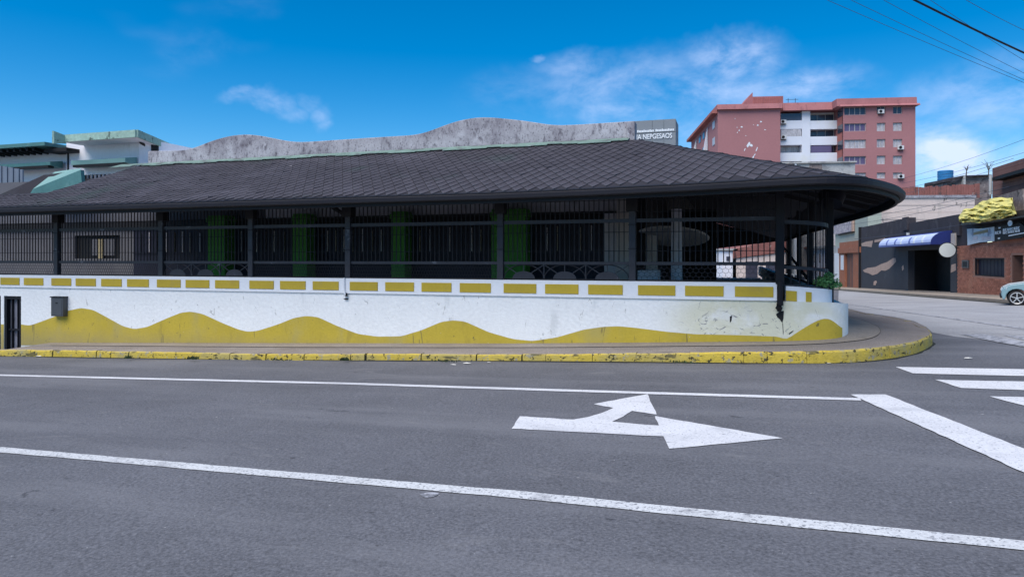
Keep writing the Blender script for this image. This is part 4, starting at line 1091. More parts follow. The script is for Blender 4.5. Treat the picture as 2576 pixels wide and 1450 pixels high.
# recess with white balconies
rec_t = 1.6
rows_y = [(285, 303), (325, 343), (366, 384), (404, 422)]
MB().box(sBk, sCk, 3.2, 30, -20, zc).build('recess_wall', M['apt_white'], ap)
pr = MB().box(PF.s_(2017, rec_t), PF.s_(2038, rec_t), rec_t - .1, 3.2, -20, zc).build('pier', M['apt_white'], ap)
for i, (ya, yb) in enumerate(rows_y):
    for j, (x0, x1) in enumerate(((1963, 2017), (2038, 2107))):
        a, b = PF.s_(x0, rec_t), PF.s_(x1, rec_t); ztp = PF.z_((x0 + x1) / 2, yb, rec_t); znx = PF.z_((x0 + x1) / 2, yb + 21.5, rec_t)
        a = max(a, sBk + .02)
        MB().box(a, b, rec_t, rec_t + .15, znx, ztp).build('balcony_wall', M['apt_white'], ap)
        MB().box(a, b, rec_t + .15, 3.2, znx, znx + .15).build('balcony_floor', M['apt_white'], ap)
        gm = [['glass_dark', 'glass_dark'], ['glass_curt', 'glass_dark'], ['glass_curt', 'glass_violet'], ['glass_dark', 'glass_dark']][i][j]
        o = MB().box(a + .15, b - .15, 3.0, 3.15, ztp - 1, ztp + 1.3).build('window', M[gm], ap)
        mb = MB()
        mb.box(a + .15, b - .15, 2.92, 2.995, ztp + 1.24, ztp + 1.32)
        for q in range(4): s = a + .15 + (b - a - .37) * q / 3; mb.box(s, s + .07, 2.93, 2.99, ztp - .2, ztp + 1.26)
        mb.build('frame', M['frame'], o)
        if gm == 'glass_violet' or (i, j) == (0, 0) or (i, j) == (1, 0): MB().box(a + .1, b - 1.0 if j else b - .1, rec_t + .02, rec_t + .08, ztp + .002, ztp + 1.2).build('balcony_glazing', M['glass_violet' if i == 2 else ('glass_dark' if i == 0 else 'glass_curt')], ap)
# right wing
wt = -1.2
xr = [disp(v, 0)[0] for v in (1225, 1600, 1785, 1935, 2065, 2225)]
yr = [[(95, 235), (380, 515), (660, 810), (945, 1090), (1230, 1330)], [(85, 215), (370, 515), (650, 795), (935, 1085), (1225, 1330)], [(85, 215), (365, 510), (650, 790), (935, 1085), (1225, 1330)]]
colsx = ((xr[0], xr[1]), (xr[2], xr[3]), (xr[4], xr[5]))
hol = []; wins = []
kinds = [['glass_dark', 'glass_dark', 'glass_dark'], ['glass_violet', 'glass_curt', 'glass_curt'], ['glass_curt', 'glass_curt', 'glass_curt'], ['glass_violet', 'glass_curt', 'glass_curt'], ['glass_curt', 'glass_curt', 'glass_curt']]
for j, (x0, x1) in enumerate(colsx):
    for i in range(5):
        y0, y1 = disp(0, yr[j][i][0])[1], disp(0, yr[j][i][1])[1]
        a, b = PF.s_(x0, wt), PF.s_(x1, wt); za, zb = PF.z_((x0 + x1) / 2, y1, wt), PF.z_((x0 + x1) / 2, y0, wt)
        hol.append((a, b, za, zb)); wins.append((a, b, za, zb, M[kinds[i][j]], 4 if j == 0 else 2))
sC2 = PF.s_(2121, wt); sD2 = PF.s_(2303, wt)
zw = PF.z_(2200, 262, wt)
holes_wall(sC2, sD2, -20, zw, hol, wt, wt + .5, 'wall', M['pink'], ap)
MB().box(sC2 + .02, sD2 - .02, wt + .5, 25, -20, zw).build('wall_core', M['pink'], ap)
for a, b, za, zb, gm, nc in wins:
    o = MB().box(a, b, wt + .28, wt + .34, za, zb).build('window', gm, ap); mb = MB()
    mb.box(a, b, wt + .2, wt + .27, za, za + .08); mb.box(a, b, wt + .2, wt + .27, zb - .08, zb)
    for i in range(nc + 1): s = a + (b - a - .09) * i / nc; mb.box(s, s + .09, wt + .21, wt + .265, za + .08, zb - .08)
    mb.build('frame', M['frame'], o)
# chamfered side of the wing with its dark windows
q0 = (PF.s_(2107, rec_t), rec_t); q1 = (sC2, wt)
MB().slab([(q0[0], q0[1], -20), (q1[0], q1[1], -20), (q1[0], q1[1] + 3, -20), (q0[0] + .3, q0[1] + 3, -20)], (0, 0, zw + 20)).build('wall', M['pink_d'], ap)
for i in range(5):
    za, zb = hol[i][2], hol[i][3]; dx, dy = q1[0] - q0[0], q1[1] - q0[1]
    P0 = (q0[0] + dx * .08 - .06, q0[1] + dy * .08 - .03); P1 = (q0[0] + dx * .98 - .06, q0[1] + dy * .98 - .03)
    MB().slab([(*P0, za), (*P1, za), (*P1, zb), (*P0, zb)], (-.05, -.02, 0)).build('window', M['glass_dark'], ap)
# parapets and cornices
def cornice(x0, x1, t, yl, yt, ov, nm='cornice', m='pink_roof', dep=3):
    a, b = PF.s_(x0, t), PF.s_(x1, t); z0, z1 = PF.z_(x0, yl, t), PF.z_(x0, yt, t)
    MB().slab([(a, t - ov, z0), (b, t - ov, z0), (b, t - ov * .6, z1), (a, t - ov * .6, z1)], (0, dep, 0)).build(nm, M[m], ap)
cornice(1803, 1966, 0, 277, 264, .6, dep=31)
cornice(1966, 2110, rec_t, 281, 261, 1.0)
cornice(2104, 2305, wt, 268, 249, .3)
cornice(2110, 2310, wt, 270, 265, .8, 'ledge')
MB().slab([(PF.s_(1868), 3, zc + .8), (PF.s_(1904), 3, zc + 3.6), (PF.s_(1904), 3, zc + .8)], (0, 6, 0)).build('stair_ramp', M['pink_roof'], ap)
tw = MB().box(PF.s_(1904), PF.s_(1983), 3, 9, zc + .5, PF.z_(1904, 233)).build('stair_tower', M['pink_roof'], ap)
for i in range(14):
    s = PF.s_(1906) + i * (PF.s_(1981) - PF.s_(1906)) / 14; MB().box(s, s + .16, 2.9, 2.998, zc + 1.1, PF.z_(1904, 235)).build('louvre', M['pink_d'], tw)
mb = MB(); s = PF.s_(2000)
for a in (0, 1.2): mb.beam((s + a, 4, zc), (s + a, 4, zc + 2.6), .07, .07)
for z in (1.2, 1.8, 2.4): mb.beam((s - .4, 4, zc + z), (s + 1.7, 4, zc + z), .06, .06)
mb.build('aerial', M['iron_grey'], ap)
# peeled paint marks on the blank wall
mb = MB()
def zmp(zx, zy): return 1677.1 + .2604 * zx, 214.7 + .2604 * zy
for zx, zy, rx, ry in ((660, 320, 4, 6), (725, 402, 12, 9), (700, 435, 8, 8), (683, 455, 6, 6), (680, 405, 5, 5), (880, 385, 14, 8), (912, 350, 14, 9), (840, 380, 4, 4), (950, 428, 14, 4), (765, 487, 6, 4), (790, 570, 16, 34), (815, 580, 20, 14), (755, 620, 6, 18), (870, 618, 6, 22), (745, 700, 6, 8), (812, 730, 12, 26), (835, 695, 10, 28), (850, 670, 6, 16)):
    n = 9; pts = []
    for i in range(n):
        a = 2 * math.pi * i / n; rr = random.uniform(.55, 1.1); x_, y_ = zmp(zx + rx * rr * math.cos(a) + (ry * .35 * math.sin(a) if ry > 15 else 0), zy - ry * rr * math.sin(a)); pts.append(PF.p(x_, y_, -.02))
    mb.poly(pts)
mb.build('paint_patches', M['letter'], ap)
# left flank: white fins, windows, balconies
for t0, hgt, w_ in ((9.5, .5, .9), (22.5, .8, 1.2)):
    mb = MB(); zf = zc - 1.2
    mb.slab([(sA - .1, t0, -20), (sA - w_, t0, -20), (sA - w_ * .9, t0, zf - 4), (sA - .1, t0, zf)], (0, .5, 0)); mb.build('fin', M['apt_white'], ap)
for i in range(6):
    z = zc - 2.9 * i - 1.0
    for t0 in (2.6, 13, 17.5, 26):
        if i == 0 and t0 > 20: continue
        MB().box(sA - .08, sA - .01, t0, t0 + 2.2, z - 1.5, z - .2).build('window', M['glass_curt'] if t0 < 5 else M['glass_dark'], ap)
    if i in (1, 3, 5): MB().box(sA - 1.0, sA - .02, 10.2, 13.5, z - 2.3, z - 1.4).build('balcony', M['apt_white'], ap)
MB().box(sA - 1.0, sA - .003, .05, 30, zc - .5, zc - .02).build('eaves', M['pink_d'], ap)
# air conditioners hung on the facade
def ac(px, py, t, label):
    s, _, z = PF.p(px, py, t); X, Y = PF.world(s, t); o = thing('air_conditioner', label, 'air conditioner', (X, Y, z), R_(-6), 'air conditioners on the apartment block')
    MB().box(-.45, .45, -.45, -.02, 0, .65).build('casing', M['ac'], o); MB().cyl((0, 0), .25, 0, .02, 14).build('fan', M['black'], o, loc=(-.1, -.47, .33)).rotation_euler = (R_(90), 0, 0)
    MB().box(-.4, .4, -.4, -.02, -.12, -.01).build('bracket', M['iron'], o)
for zx, zy, tt, lab in ((1845, 215, wt, 'air conditioner below the top middle window of the pink block'), (2185, 835, wt, 'air conditioner below the third right window of the pink block'), (2190, 1330, wt, 'air conditioner below the lowest right window of the pink block'),
                   (165, 390, rec_t, 'upper air conditioner beside the white balconies of the pink block'), (170, 655, rec_t, 'lower air conditioner beside the white balconies of the pink block')):
    ac(*disp(zx, zy), tt, lab)

# ------------------------------------------------------------------ concrete house between roof and apartments
CF = Frame((33, 95), R_(-8))
ch = thing('concrete_house', 'unfinished grey concrete house top with a thin slab above the roof end', 'house', (33, 95, 0), R_(-8))
MB().box(CF.s_(1905), CF.s_(2154), -.3, 5, CF.z_(1950, 412.5), CF.z_(1950, 409)).build('roof_slab', M['concrete'], ch)
MB().box(CF.s_(2003), CF.s_(2151), 0, 4, -2, CF.z_(2003, 412)).build('wall', M['concrete'], ch)
MB().box(CF.s_(1905), CF.s_(2003), 3, 4, -2, CF.z_(2003, 412)).build('dark_room', M['black'], ch)
MB().box(CF.s_(1998), CF.s_(2003) - .01, -.2, .2, -2, CF.z_(2003, 412)).build('pillar', M['letter'], ch)
MB().box(CF.s_(2037), CF.s_(2050), -.03, .05, CF.z_(2040, 430), CF.z_(2040, 426)).build('vent', M['black'], ch)
MB().box(CF.s_(2036), CF.s_(2068), -.04, -.001, CF.z_(2040, 428), CF.z_(2040, 413)).build('plaster_panel', M['rubble'], ch)

# ------------------------------------------------------------------ row across the side street
RO = (23.0, 36.0); RANG = math.atan2(-.960, -.281)
RF = Frame(RO, RANG)
def Z8(zx, zy): return 2079.6 + .24514 * zx, 415.9 + .24514 * zy
def rp(zx, zy, t=0.0): return RF.p(*Z8(zx, zy), t)
def rs(zx, t=0.0): return RF.s_(Z8(zx, 0)[0], t)
def rthing(name, label, cat): return thing(name, label, cat, (*RO, 0), RANG)
def rpoly(mb, pts, t, th): mb.slab([rp(x, y, t) for x, y in pts], (0, th, 0)); return mb
# far pavement with kerb
mb = MB(); prev = None
qs = [-150 + 4 * i for i in range(47)]
def gR(q, t): X, Y = RF.world(q, t); return g(X, Y)
for a, b in zip(qs, qs[1:]):
    mb.slab([(a, -1.7, gR(a, -1.7) - .3), (a, 0.6, gR(a, .6) - .3), (a, .6, gR(a, .6) + .14), (a, -1.62, gR(a, -1.7) + .14), (a, -1.7, gR(a, -1.7) + .12)], (b - a, 0, gR(b, -1) - gR(a, -1)))
fw = mb.build('far_sidewalk', M['walk_in'], loc=(*RO, 0)); fw.rotation_euler = (0, 0, RANG); tag(fw, kind='structure')
def gutter_dark():
    mb = MB()
    for a, b in zip(qs, qs[1:]):
        mb.poly([(a, -1.98, gR(a, -1.98) + .008), (b, -1.98, gR(b, -1.98) + .008), (b, -1.69, gR(b, -1.7) + .012), (a, -1.69, gR(a, -1.7) + .012)])
    o = mb.build('gutter_dirt', M['joint'], fw)
gutter_dark()
# brick shop at the right
bs = rthing('brick_shop', 'single storey red brick shop with a barred window at the right edge', 'shop')
zt0, zt1 = rp(1335, 830)[2], rp(2025, 740)[2]
qa, qb = rs(1335), rs(2025) + 3.5
slope = (zt1 - zt0) / (rs(2025) - qa)
w0, w1 = rs(1508), rs(1815); wz0, wz1 = rp(1660, 1138)[2], rp(1660, 950)[2]
dq0, dq1 = rs(1890), rs(1890) + 1.15; dzt = rp(1960, 918)[2]
holes_wall(qa, qb, -1.5, 2.12, [(w0, w1, wz0, wz1), (dq0, dq1, -1.5, dzt)], .03, .25, 'wall', M['mortar'], bs)
MB().slab([(qa, .03, 2.12), (qb, .03, 2.12), (qb, .03, zt0 + slope * (qb - qa)), (qa, .03, zt0)], (0, .22, 0)).build('wall_top', M['brick'], bs)
MB().box(qa, qb, .9, 8, -1.5, 2.3).build('core', M['black'], bs)
# bricks: nearest, largest as single pieces
bl, bh = .235, .082; brs = []
row = 0; z = -.45
while z < 2.10:
    q = qa + (bl / 2 if row % 2 else 0)
    while q + bl < qb:
        c = (q + bl / 2, z + bh / 2)
        if not any(h[0] - bl * .5 < c[0] < h[1] + bl * .5 and h[2] - bh * .5 < c[1] < h[3] + bh * .5 for h in ((w0, w1, wz0, wz1), (dq0, dq1, -1.5, dzt))): brs.append((q, z))
        q += bl + .012
    z += bh + .012; row += 1
mb = MB()
for q, z in brs: mb.box(q, q + bl, random.uniform(.008, .018), .035, z, z + bh)
o = mb.build('brickwork', M['brick'], bs); o['kind'] = 'stuff'
wn = MB().box(w0, w1, .20, .24, wz0, wz1).build('window', M['darkblue'], bs)
mb = MB(); mb.box(w0, w0 + .06, .06, .1, wz0, wz1); mb.box(w1 - .06, w1, .06, .1, wz0, wz1); mb.box(w0, w1, .06, .1, wz0, wz0 + .06); mb.box(w0, w1, .06, .1, wz1 - .06, wz1); mb.build('frame', M['black'], wn)
for i in range(9): s = w0 + .1 + (w1 - w0 - .2) * i / 8; MB().box(s - .01, s + .01, .10, .12, wz0, wz1).build('window_bar', M['darkblue'], wn)
MB().box(dq0, dq1, .6, .65, -1.5, dzt).build('door', M['black'], bs)
MB().box(dq0 - .0, dq0 + .10, .05, .6, -1.5, dzt).build('door_jamb', M['door'], bs)
mp_ = rthing('wall_meter', 'small square dark meter box on the brick wall left of the barred window', 'meter box')
MB().box(rs(1397), rs(1462), -.05, .008, rp(1430, 1050)[2], rp(1430, 970)[2]).build('case', M['tread'], mp_); MB().box(rs(1407), rs(1452), -.058, -.051, rp(1430, 1040)[2], rp(1430, 985)[2]).build('lid', M['iron'], mp_)
# signs over the brick shop
bn = rthing('banner', 'white and blue printed banner hanging left of the black signboard over the brick shop', 'banner')
rpoly(MB(), [(1440, 652), (1500, 645), (1580, 650), (1718, 628), (1720, 775), (1560, 790), (1445, 818)], -.12, .03).build('cloth', M['banner'], bn)
mb = MB(); rpoly(mb, [(1505, 688), (1652, 655), (1652, 685), (1505, 715)], -.135, .01); mb.build('print', M['gold'], bn)
for x in (1500, 1590, 1635): rpoly(MB(), [(x, 730), (x + 45, 722), (x + 45, 755), (x, 765)], -.135, .01).build('print', M['inner'], bn)
sb = rthing('signboard', 'long black signboard with rows of white lettering over the brick shop', 'sign')
rpoly(MB(), [(1722, 632), (1985, 588), (2025, 620), (2120, 600), (2120, 690), (1985, 742), (1722, 780)], -.22, .06).build('board', M['black'], sb)
def rrow(x0, x1, y0, y1, h, n, par):
    mb = MB()
    for i in range(n):
        u0, u1 = i / n, (i + .72) / n; xa, xb = x0 + (x1 - x0) * u0, x0 + (x1 - x0) * u1; ya = y0 + (y1 - y0) * u0; k = i % 3
        rpoly(mb, [(xa, ya - h), (xb, ya - h), (xb, ya - h * .75), (xa, ya - h * .75)], -.235, .012)
        rpoly(mb, [(xa, ya - h * .72), (xa + (xb - xa) * .35, ya - h * .72), (xa + (xb - xa) * .35, ya), (xa, ya)], -.235, .012)
        if k != 1: rpoly(mb, [(xb - (xb - xa) * .35, ya - h * .72), (xb, ya - h * .72), (xb, ya), (xb - (xb - xa) * .35, ya)], -.235, .012)
        if k != 0: rpoly(mb, [(xa + (xb - xa) * .4, ya - h * .2), (xb, ya - h * .2), (xb, ya), (xa + (xb - xa) * .4, ya)], -.235, .012)
    mb.build('lettering', M['letter'], par)
rrow(1808, 1985, 675, 648, 26, 8, sb); rrow(1808, 1985, 703, 678, 24, 7, sb); rrow(1726, 1792, 706, 696, 30, 3, sb)
rpoly(MB(), [(1865, 716), (2025, 686), (2025, 696), (1865, 727)], -.235, .012).build('lettering', M['letter'], sb)
for x, y in ((1762, 635), (1755, 742)): rpoly(MB(), [(x, y), (x + 22, y - 4), (x + 20, y + 10), (x + 3, y + 14)], -.235, .012).build('emblem', M['letter'], sb)
# dark fascia and flat canopy above the signs
mb = MB(); rpoly(mb, [(1337, 560), (2180, 430), (2180, 610), (1700, 640), (1440, 650), (1440, 828), (1337, 828)], .1, .5); mb.build('sign_fascia', M['black_top'], bs)
mb = MB(); rpoly(mb, [(1380, 590), (1700, 560), (2180, 490), (2180, 505), (1700, 578), (1380, 612)], -.5, 2.5); mb.build('canopy', M['iron_grey'], bs)
dsh = rthing('satellite_dish', 'small white dish poking above the black signboard', 'satellite dish')
mb = MB(); c = rp(1895, 592, -.3); 
for j in range(14): mb.poly([(c[0], c[1], c[2] + .1)] + [(c[0] + .24 * math.cos(a), c[1] - .05, c[2] + .12 * math.sin(a)) for a in (2 * math.pi * j / 14, 2 * math.pi * (j + 1) / 14)])
mb.build('dish', M['letter'], dsh); MB().beam(c, (c[0], c[1] + .4, c[2] - .3), .03, .03).build('arm', M['iron'], dsh)
# crumpled yellow tarp on the canopy
mb = MB(); nu, nv = 46, 22
outl = [(1360, 520, 575), (1400, 455, 580), (1500, 430, 585), (1600, 365, 580), (1720, 335, 560), (1800, 330, 545), (1905, 335, 530), (1920, 420, 525), (1940, 470, 505)]
def ol(x, k): return lerp_tab([(o_[0], o_[k]) for o_ in outl], x)
from mathutils import noise as mn
for j in range(nv + 1):
    for i in range(nu + 1):
        x = 1360 + 580 * i / nu; v = j / nv; yt, yb = ol(x, 1), ol(x, 2); y = yb + (yt - yb) * v
        p = Vector((x * .0065 + y * .008, y * .026, 3)); rg = (1 - abs(mn.noise(p * 1.0)) * 2.6) * .55 + (1 - abs(mn.noise(p * 2.2)) * 2.4) * .30
        d = -.35 - .75 * math.sin(math.pi * min(1, max(0, v * .9 + .05))) * .6 - rg * .42 + .9 * v
        mb.v.append(rp(x + mn.noise(p * 1.7) * 14, y + mn.noise(p * 2 + Vector((9, 1, 2))) * 12, d))
for j in range(nv):
    for i in range(nu): a = j * (nu + 1) + i; mb.f.append((a, a + 1, a + nu + 2, a + nu + 1)); mb.mi.append(0)
tp = tag(mb.build('tarpaulin', M['tarp'], loc=(*RO, 0)), 'crumpled yellow tarpaulin heaped on the canopy above the banner', 'tarpaulin'); tp.rotation_euler = (0, 0, RANG)
so_ = tp.modifiers.new('solid', 'SOLIDIFY'); so_.thickness = .03
# timber shed above
shd = rthing('timber_shed', 'reddish timber walled upper shed with a dark sloping roof at the right edge', 'shed')
for i in range(7):
    z0 = rp(1850, 330, 1.5)[2] + i * .235; MB().box(rs(1700, 1.5), rs(2180, 1.5), 1.5, 1.56, z0, z0 + .225).build('plank', M['wood'], shd)
MB().box(rs(1700, 1.6), rs(2180, 1.6), 1.6, 6, 1, rp(1850, 170, 1.5)[2]).build('core', M['wood'], shd)
zl, zh = rp(1690, 128, 1.0)[2], rp(2025, 2, 1.0)[2]
MB().slab([(rs(1690, 1.0), 1.0, zl - .15), (rs(2025, 1.0) + 3, 1.0, zl - .15), (rs(2025, 1.0) + 3, 1.0, zl), (rs(1690, 1.0), 1.0, zl)], (0, 6, 0)).build('roof', M['iron'], shd)
MB().box(rs(1700, 2.2), rs(2180, 2.2), 2.2, 2.4, 3, zl - .16).build('upper_void', M['black'], shd)
MB().box(rs(1842, 1.5), rs(1862, 1.5), 1.45, 1.55, rp(1850, 140, 1.5)[2], zl - .15).build('post', M['wood'], shd)
MB().tube([rp(1681, 300, .9), rp(1681, 98, .9)], .07, 8).build('down_pipe', M['white_pipe'], shd)
mb = MB(); rpoly(mb, [(1700, 330), (2010, 240), (2025, 470), (1900, 470), (1700, 420)], .7, .3); mb.build('lower_wall', M['rubble'], shd)
# black shop with opening
bk = rthing('black_shop', 'charcoal painted shop with peeling plaster patches and a wide dark opening', 'shop')
oq0, oq1 = rs(835), rs(1270); ozt = 2.08
z_mid = rp(700, 700)[2]
holes_wall(rs(352), rs(1333), -5, 2.75, [(oq0, oq1, -5, ozt)], .0, .4, 'wall', M['black_wall'], bk)
zl_ = rp(790, 545)[2]; zr_ = rp(1360, 500)[2]
MB().box(rs(352), rs(845), .0, .4, 2.752, zl_).build('upper_wall', M['black_top'], bk)
MB().box(rs(845) + .003, rs(1362), .0, .4, 2.752, zr_).build('upper_wall', M['black_top'], bk)
MB().box(rs(795), rs(845), -.12, .0 - .003, 3.4, zl_ + .05).build('pier', M['black_top'], bk)
MB().box(rs(345), rs(352) - .003, -.15, .3, -5, zl_ + .04).build('corner_strip', M['black'], bk)
MB().box(oq0 - .02, oq1 + .02, 1.6, 1.7, -5, 2.6).build('inner_dark', M['black'], bk)
MB().box(oq0 - .3, oq0 - .02, .4, 1.6, -5, 2.6).build('inner_side', M['black'], bk); MB().box(oq1 + .02, oq1 + .3, .4, 1.6, -5, 2.6).build('inner_side', M['black'], bk); MB().box(oq0, oq1, .4, 1.7, ozt, 2.6).build('inner_ceiling', M['black'], bk)
MB().box(oq0 + .6, oq0 + .66, .2, .26, -5, ozt).build('gate_stile', M['iron'], bk)
for pts in ([(370, 1075), (420, 1050), (500, 1040), (560, 1010), (620, 990), (680, 950), (705, 948), (712, 985), (680, 1020), (640, 1060), (600, 1080), (560, 1075), (520, 1110), (470, 1125), (430, 1105), (390, 1095)],
            [(355, 800), (400, 782), (475, 770), (460, 838), (410, 830), (360, 828)], [(490, 765), (595, 745), (598, 770), (490, 790)], [(482, 1190), (505, 1180), (515, 1195), (500, 1228), (480, 1225)], [(770, 1040), (785, 1020), (792, 1060), (775, 1080)], [(1278, 1020), (1322, 1005), (1325, 1075), (1272, 1100)]):
    rpoly(MB(), pts, -.012, .01).build('peeled_patch', M['peeled'], bk)
# awning: quarter barrel
AW = -1.0
qn, qf = rs(1290, 0), rs(700, 0)
ztop_a = rp(1290, 665)[2]; zbot = rp(1105, 800, AW)[2] - .03
prf = [(0 - .005, ztop_a)] + [(AW * math.sin(a), zbot + .12 + (ztop_a - zbot - .12) * math.cos(a)) for a in [math.pi / 2 * j / 7 for j in range(1, 8)]] + [(AW, zbot), (-.005, zbot)]
aw = MB(); aw.slab([(qf, t, z) for t, z in prf], (qn - qf, 0, 0)); awn = aw.build('awning', M['awning_b'], bk)
for j in range(3, 8):
    (ta, zaa), (tb_, zbb) = prf[j], prf[j + 1]
    mt = M['awning_w'] if j < 7 else M['awning_t']
    MB().slab([(qf + .02, ta - .01, zaa + .004), (qn - .03, ta - .01, zaa + .004), (qn - .03, tb_ - .01, zbb + .004), (qf + .02, tb_ - .01, zbb + .004)], (0, -.006, .002)).build('awning_print', mt, awn)
for u in (.12, .3, .42, .58, .66, .8):
    s = qf + (qn - qf) * u; mb = MB()
    for j in (4, 5, 6): (ta, za_), (tb_, zb2) = prf[j], prf[j + 1]; mb.slab([(s + .1 * j, ta - .022, za_), (s + .1 * j + .38, ta - .022, za_), (s + .1 * j + .5, tb_ - .022, zb2), (s + .1 * j + .1, tb_ - .022, zb2)], (0, -.004, .002))
    mb.build('awning_letter', M['letter'] if int(u * 10) % 2 == 0 else M['awning_t'], awn)
# round white sign on a bracket
rsn = rthing('round_sign', 'round white double faced sign on a bracket below the blue awning', 'sign')
c = rp(1238, 868, -.55)
mb = MB(); mb.cyl((0, 0), .36, -.06, .06, 32); o = mb.build('disc', M['sign_w'], rsn, loc=c); o.rotation_euler = (0, R_(90), R_(-12))
mb = MB(); mb.tube([(.37 * math.cos(a), .37 * math.sin(a), 0) for a in [2 * math.pi * j / 32 for j in range(32)]], .03, 6, True); o2 = mb.build('rim', M['iron'], rsn, loc=(c[0] - .02, c[1], c[2])); o2.rotation_euler = o.rotation_euler
MB().beam((c[0] - .05, c[1] + .3, c[2] + .1), (c[0] - .05, -.0, c[2] + .1), .04, .04).build('bracket', M['iron'], rsn)
MB().box(rs(1292, -.02), rs(1330, -.02), -.10, -.015, rp(1310, 825)[2], rp(1310, 695)[2]).build('shutter_box', M['beige_in'], bk)
fl = rthing('wall_lamp', 'small pale lamp on the black wall above the awning', 'lamp'); c = rp(835, 700, -.15)
MB().cyl((c[0], c[1]), .10, c[2] - .08, c[2] + .08, 10).build('shade', M['sign_w'], fl); MB().beam(c, (c[0], 0, c[2] - .1), .03, .03).build('arm', M['iron'], fl)
# orange doorway
od = rthing('orange_house', 'narrow orange brick doorway house with a brown door beside the black shop', 'house')
o0, o1 = rs(130), rs(357) - .16; zO = rp(250, 778)[2]; dd0, dd1 = rs(185), rs(270)
holes_wall(o0, o1, -6, zO, [(dd0, dd1, -6, rp(228, 890)[2])], .0, .5, 'wall', M['orange'], od)
MB().box(o0 - .1, o1 + .0, -.12, -.003, rp(130, 880)[2] - .2, rp(130, 880)[2] + .3).build('lintel', M['orange'], od)
dr = MB().box(dd0, dd1, .2, .3, -6, rp(228, 890)[2]).build('door', M['door'], od)
MB().box((dd0 + dd1) / 2 - .05, (dd0 + dd1) / 2 + .05, .17, .199, -6, rp(228, 890)[2] - .2).build('door_rail', M['orange'], dr)
MB().box(rs(145), rs(175), -.02, -.003, rp(160, 1070)[2], rp(160, 920)[2]).build('painted_jamb', M['letter'], od)
# green house with the mural panel
gh = rthing('green_house', 'tall sage green house with an orange framed printed panel', 'house')
g0, g1 = rs(78), rs(350)
MB().box(g0 - 3, g1, .55, 1.6, -6, rp(300, 495, .55)[2] + 1.2).build('wall', M['sage'], gh)
MB().box(g0 - 3, o0 - .02, .0, .5, -6, rp(100, 830)[2]).build('ground_floor', M['concrete'], gh)
MB().box(rs(82, -.03), rs(122, -.03), -.05, -.003, -4, rp(100, 900)[2]).build('pale_door', M['letter'], gh)
pn = MB(); rpoly(pn, [(70, 545), (262, 500), (262, 672), (120, 702), (70, 705)], .35, .15); pnl = pn.build('printed_panel', M['mural'], gh)
rpoly(MB(), [(250, 500), (264, 497), (264, 675), (250, 678)], .33, .18).build('panel_edge', M['peeled'], gh)
rpoly(MB(), [(115, 707), (262, 677), (262, 686), (115, 717)], .33, .18).build('panel_shadow_rail', M['black'], gh)
# beige wall, rusty sheets, rubble house, tank, behind the shops
BF = Frame((30, 62), R_(-3))
bw = thing('beige_warehouse', 'long stained beige board wall above the black shop', 'warehouse', (30, 62, 0), R_(-3))
def bp_(zx, zy, t=0): return BF.p(*Z8(zx, zy), t)
zl0, zh0 = bp_(900, 640)[2] - 3, bp_(900, 335)[2]
nb = 9
for i in range(nb):
    z0 = zl0 + (zh0 - zl0) * i / nb; MB().box(BF.s_(2190), BF.s_(2452), .0 + .03 * (i % 2), .2, z0, z0 + (zh0 - zl0) / nb - .03).build('board', M['beige'], bw)
MB().box(BF.s_(2192), BF.s_(2452), .15, .9, -4, zh0 - .1).build('core', M['beige'], bw)
MB().box(BF.s_(2190), BF.s_(2454), -.1, .4, zh0, zh0 + .25).build('coping', M['parapet'], bw)
rsht = thing('rusty_fence', 'rusty red corrugated sheet fence along the top of the beige wall', 'fence', (30, 62, 0), R_(-3))
a, b = BF.s_(2256, 1.2), BF.s_(2466, 1.2); n = 30
for i in range(n):
    s = a + (b - a) * i / n; z1 = BF.z_(BF.pix(s, 1.2)[0], 473 - 10 * i / n, 1.2)
    MB().box(s, s + (b - a) / n - .02, 1.2 + .04 * (i % 2), 1.26 + .04 * (i % 2), zh0 + .1, z1 + random.uniform(-.06, .08)).build('sheet', M['rust'], rsht)
rb = thing('rubble_house', 'rough brown plaster house top with a broken roof edge beside the blue tank', 'house', (30, 62, 0), R_(-3))
mb = MB(); mb.slab([bp_(x, y, 3) for x, y in ((1235, 320), (1240, 150), (1275, 130), (1330, 125), (1400, 105), (1560, 98), (1690, 95), (1690, 500), (1235, 500))], (0, 4, 0)); mb.build('wall', M['rubble'], rb)
mb = MB(); mb.slab([bp_(x, y, 2.6) for x, y in ((1240, 165), (1245, 135), (1300, 128), (1400, 103), (1692, 92), (1692, 104), (1400, 116), (1350, 148), (1290, 172))], (0, 4, 0)); mb.build('roof_edge', M['black_top'], rb)
MB().box(bp_(1580, 0)[0], bp_(1600, 0)[0], 2.5, 2.98, 4, bp_(1590, 110, 2.9)[2]).build('corner_post', M['concrete'], rb)
tk = thing('water_tank', 'blue cylindrical water tank on a roof under the clouds', 'water tank', (*BF.world(bp_(1218, 100, 6)[0], 6), bp_(1218, 178, 6)[2]), 0)
rT = (bp_(1292, 0, 6)[0] - bp_(1145, 0, 6)[0]) / 2; hT = bp_(1218, 55, 6)[2] - bp_(1218, 178, 6)[2]
MB().cyl((0, 0), rT * .92, -1.5, hT * .93, 28, rT).build('barrel', M['blue_tank'], tk, smooth=False); MB().cyl((0, 0), rT * 1.04, hT * .93, hT, 28, rT * .95).build('lid', M['blue_tank'], tk)
for i in (1, 2, 3): MB().cyl((0, 0), rT * 1.015, hT * (.05 + .22 * i), hT * (.08 + .22 * i), 28).build('rib', M['blue_tank'], tk)
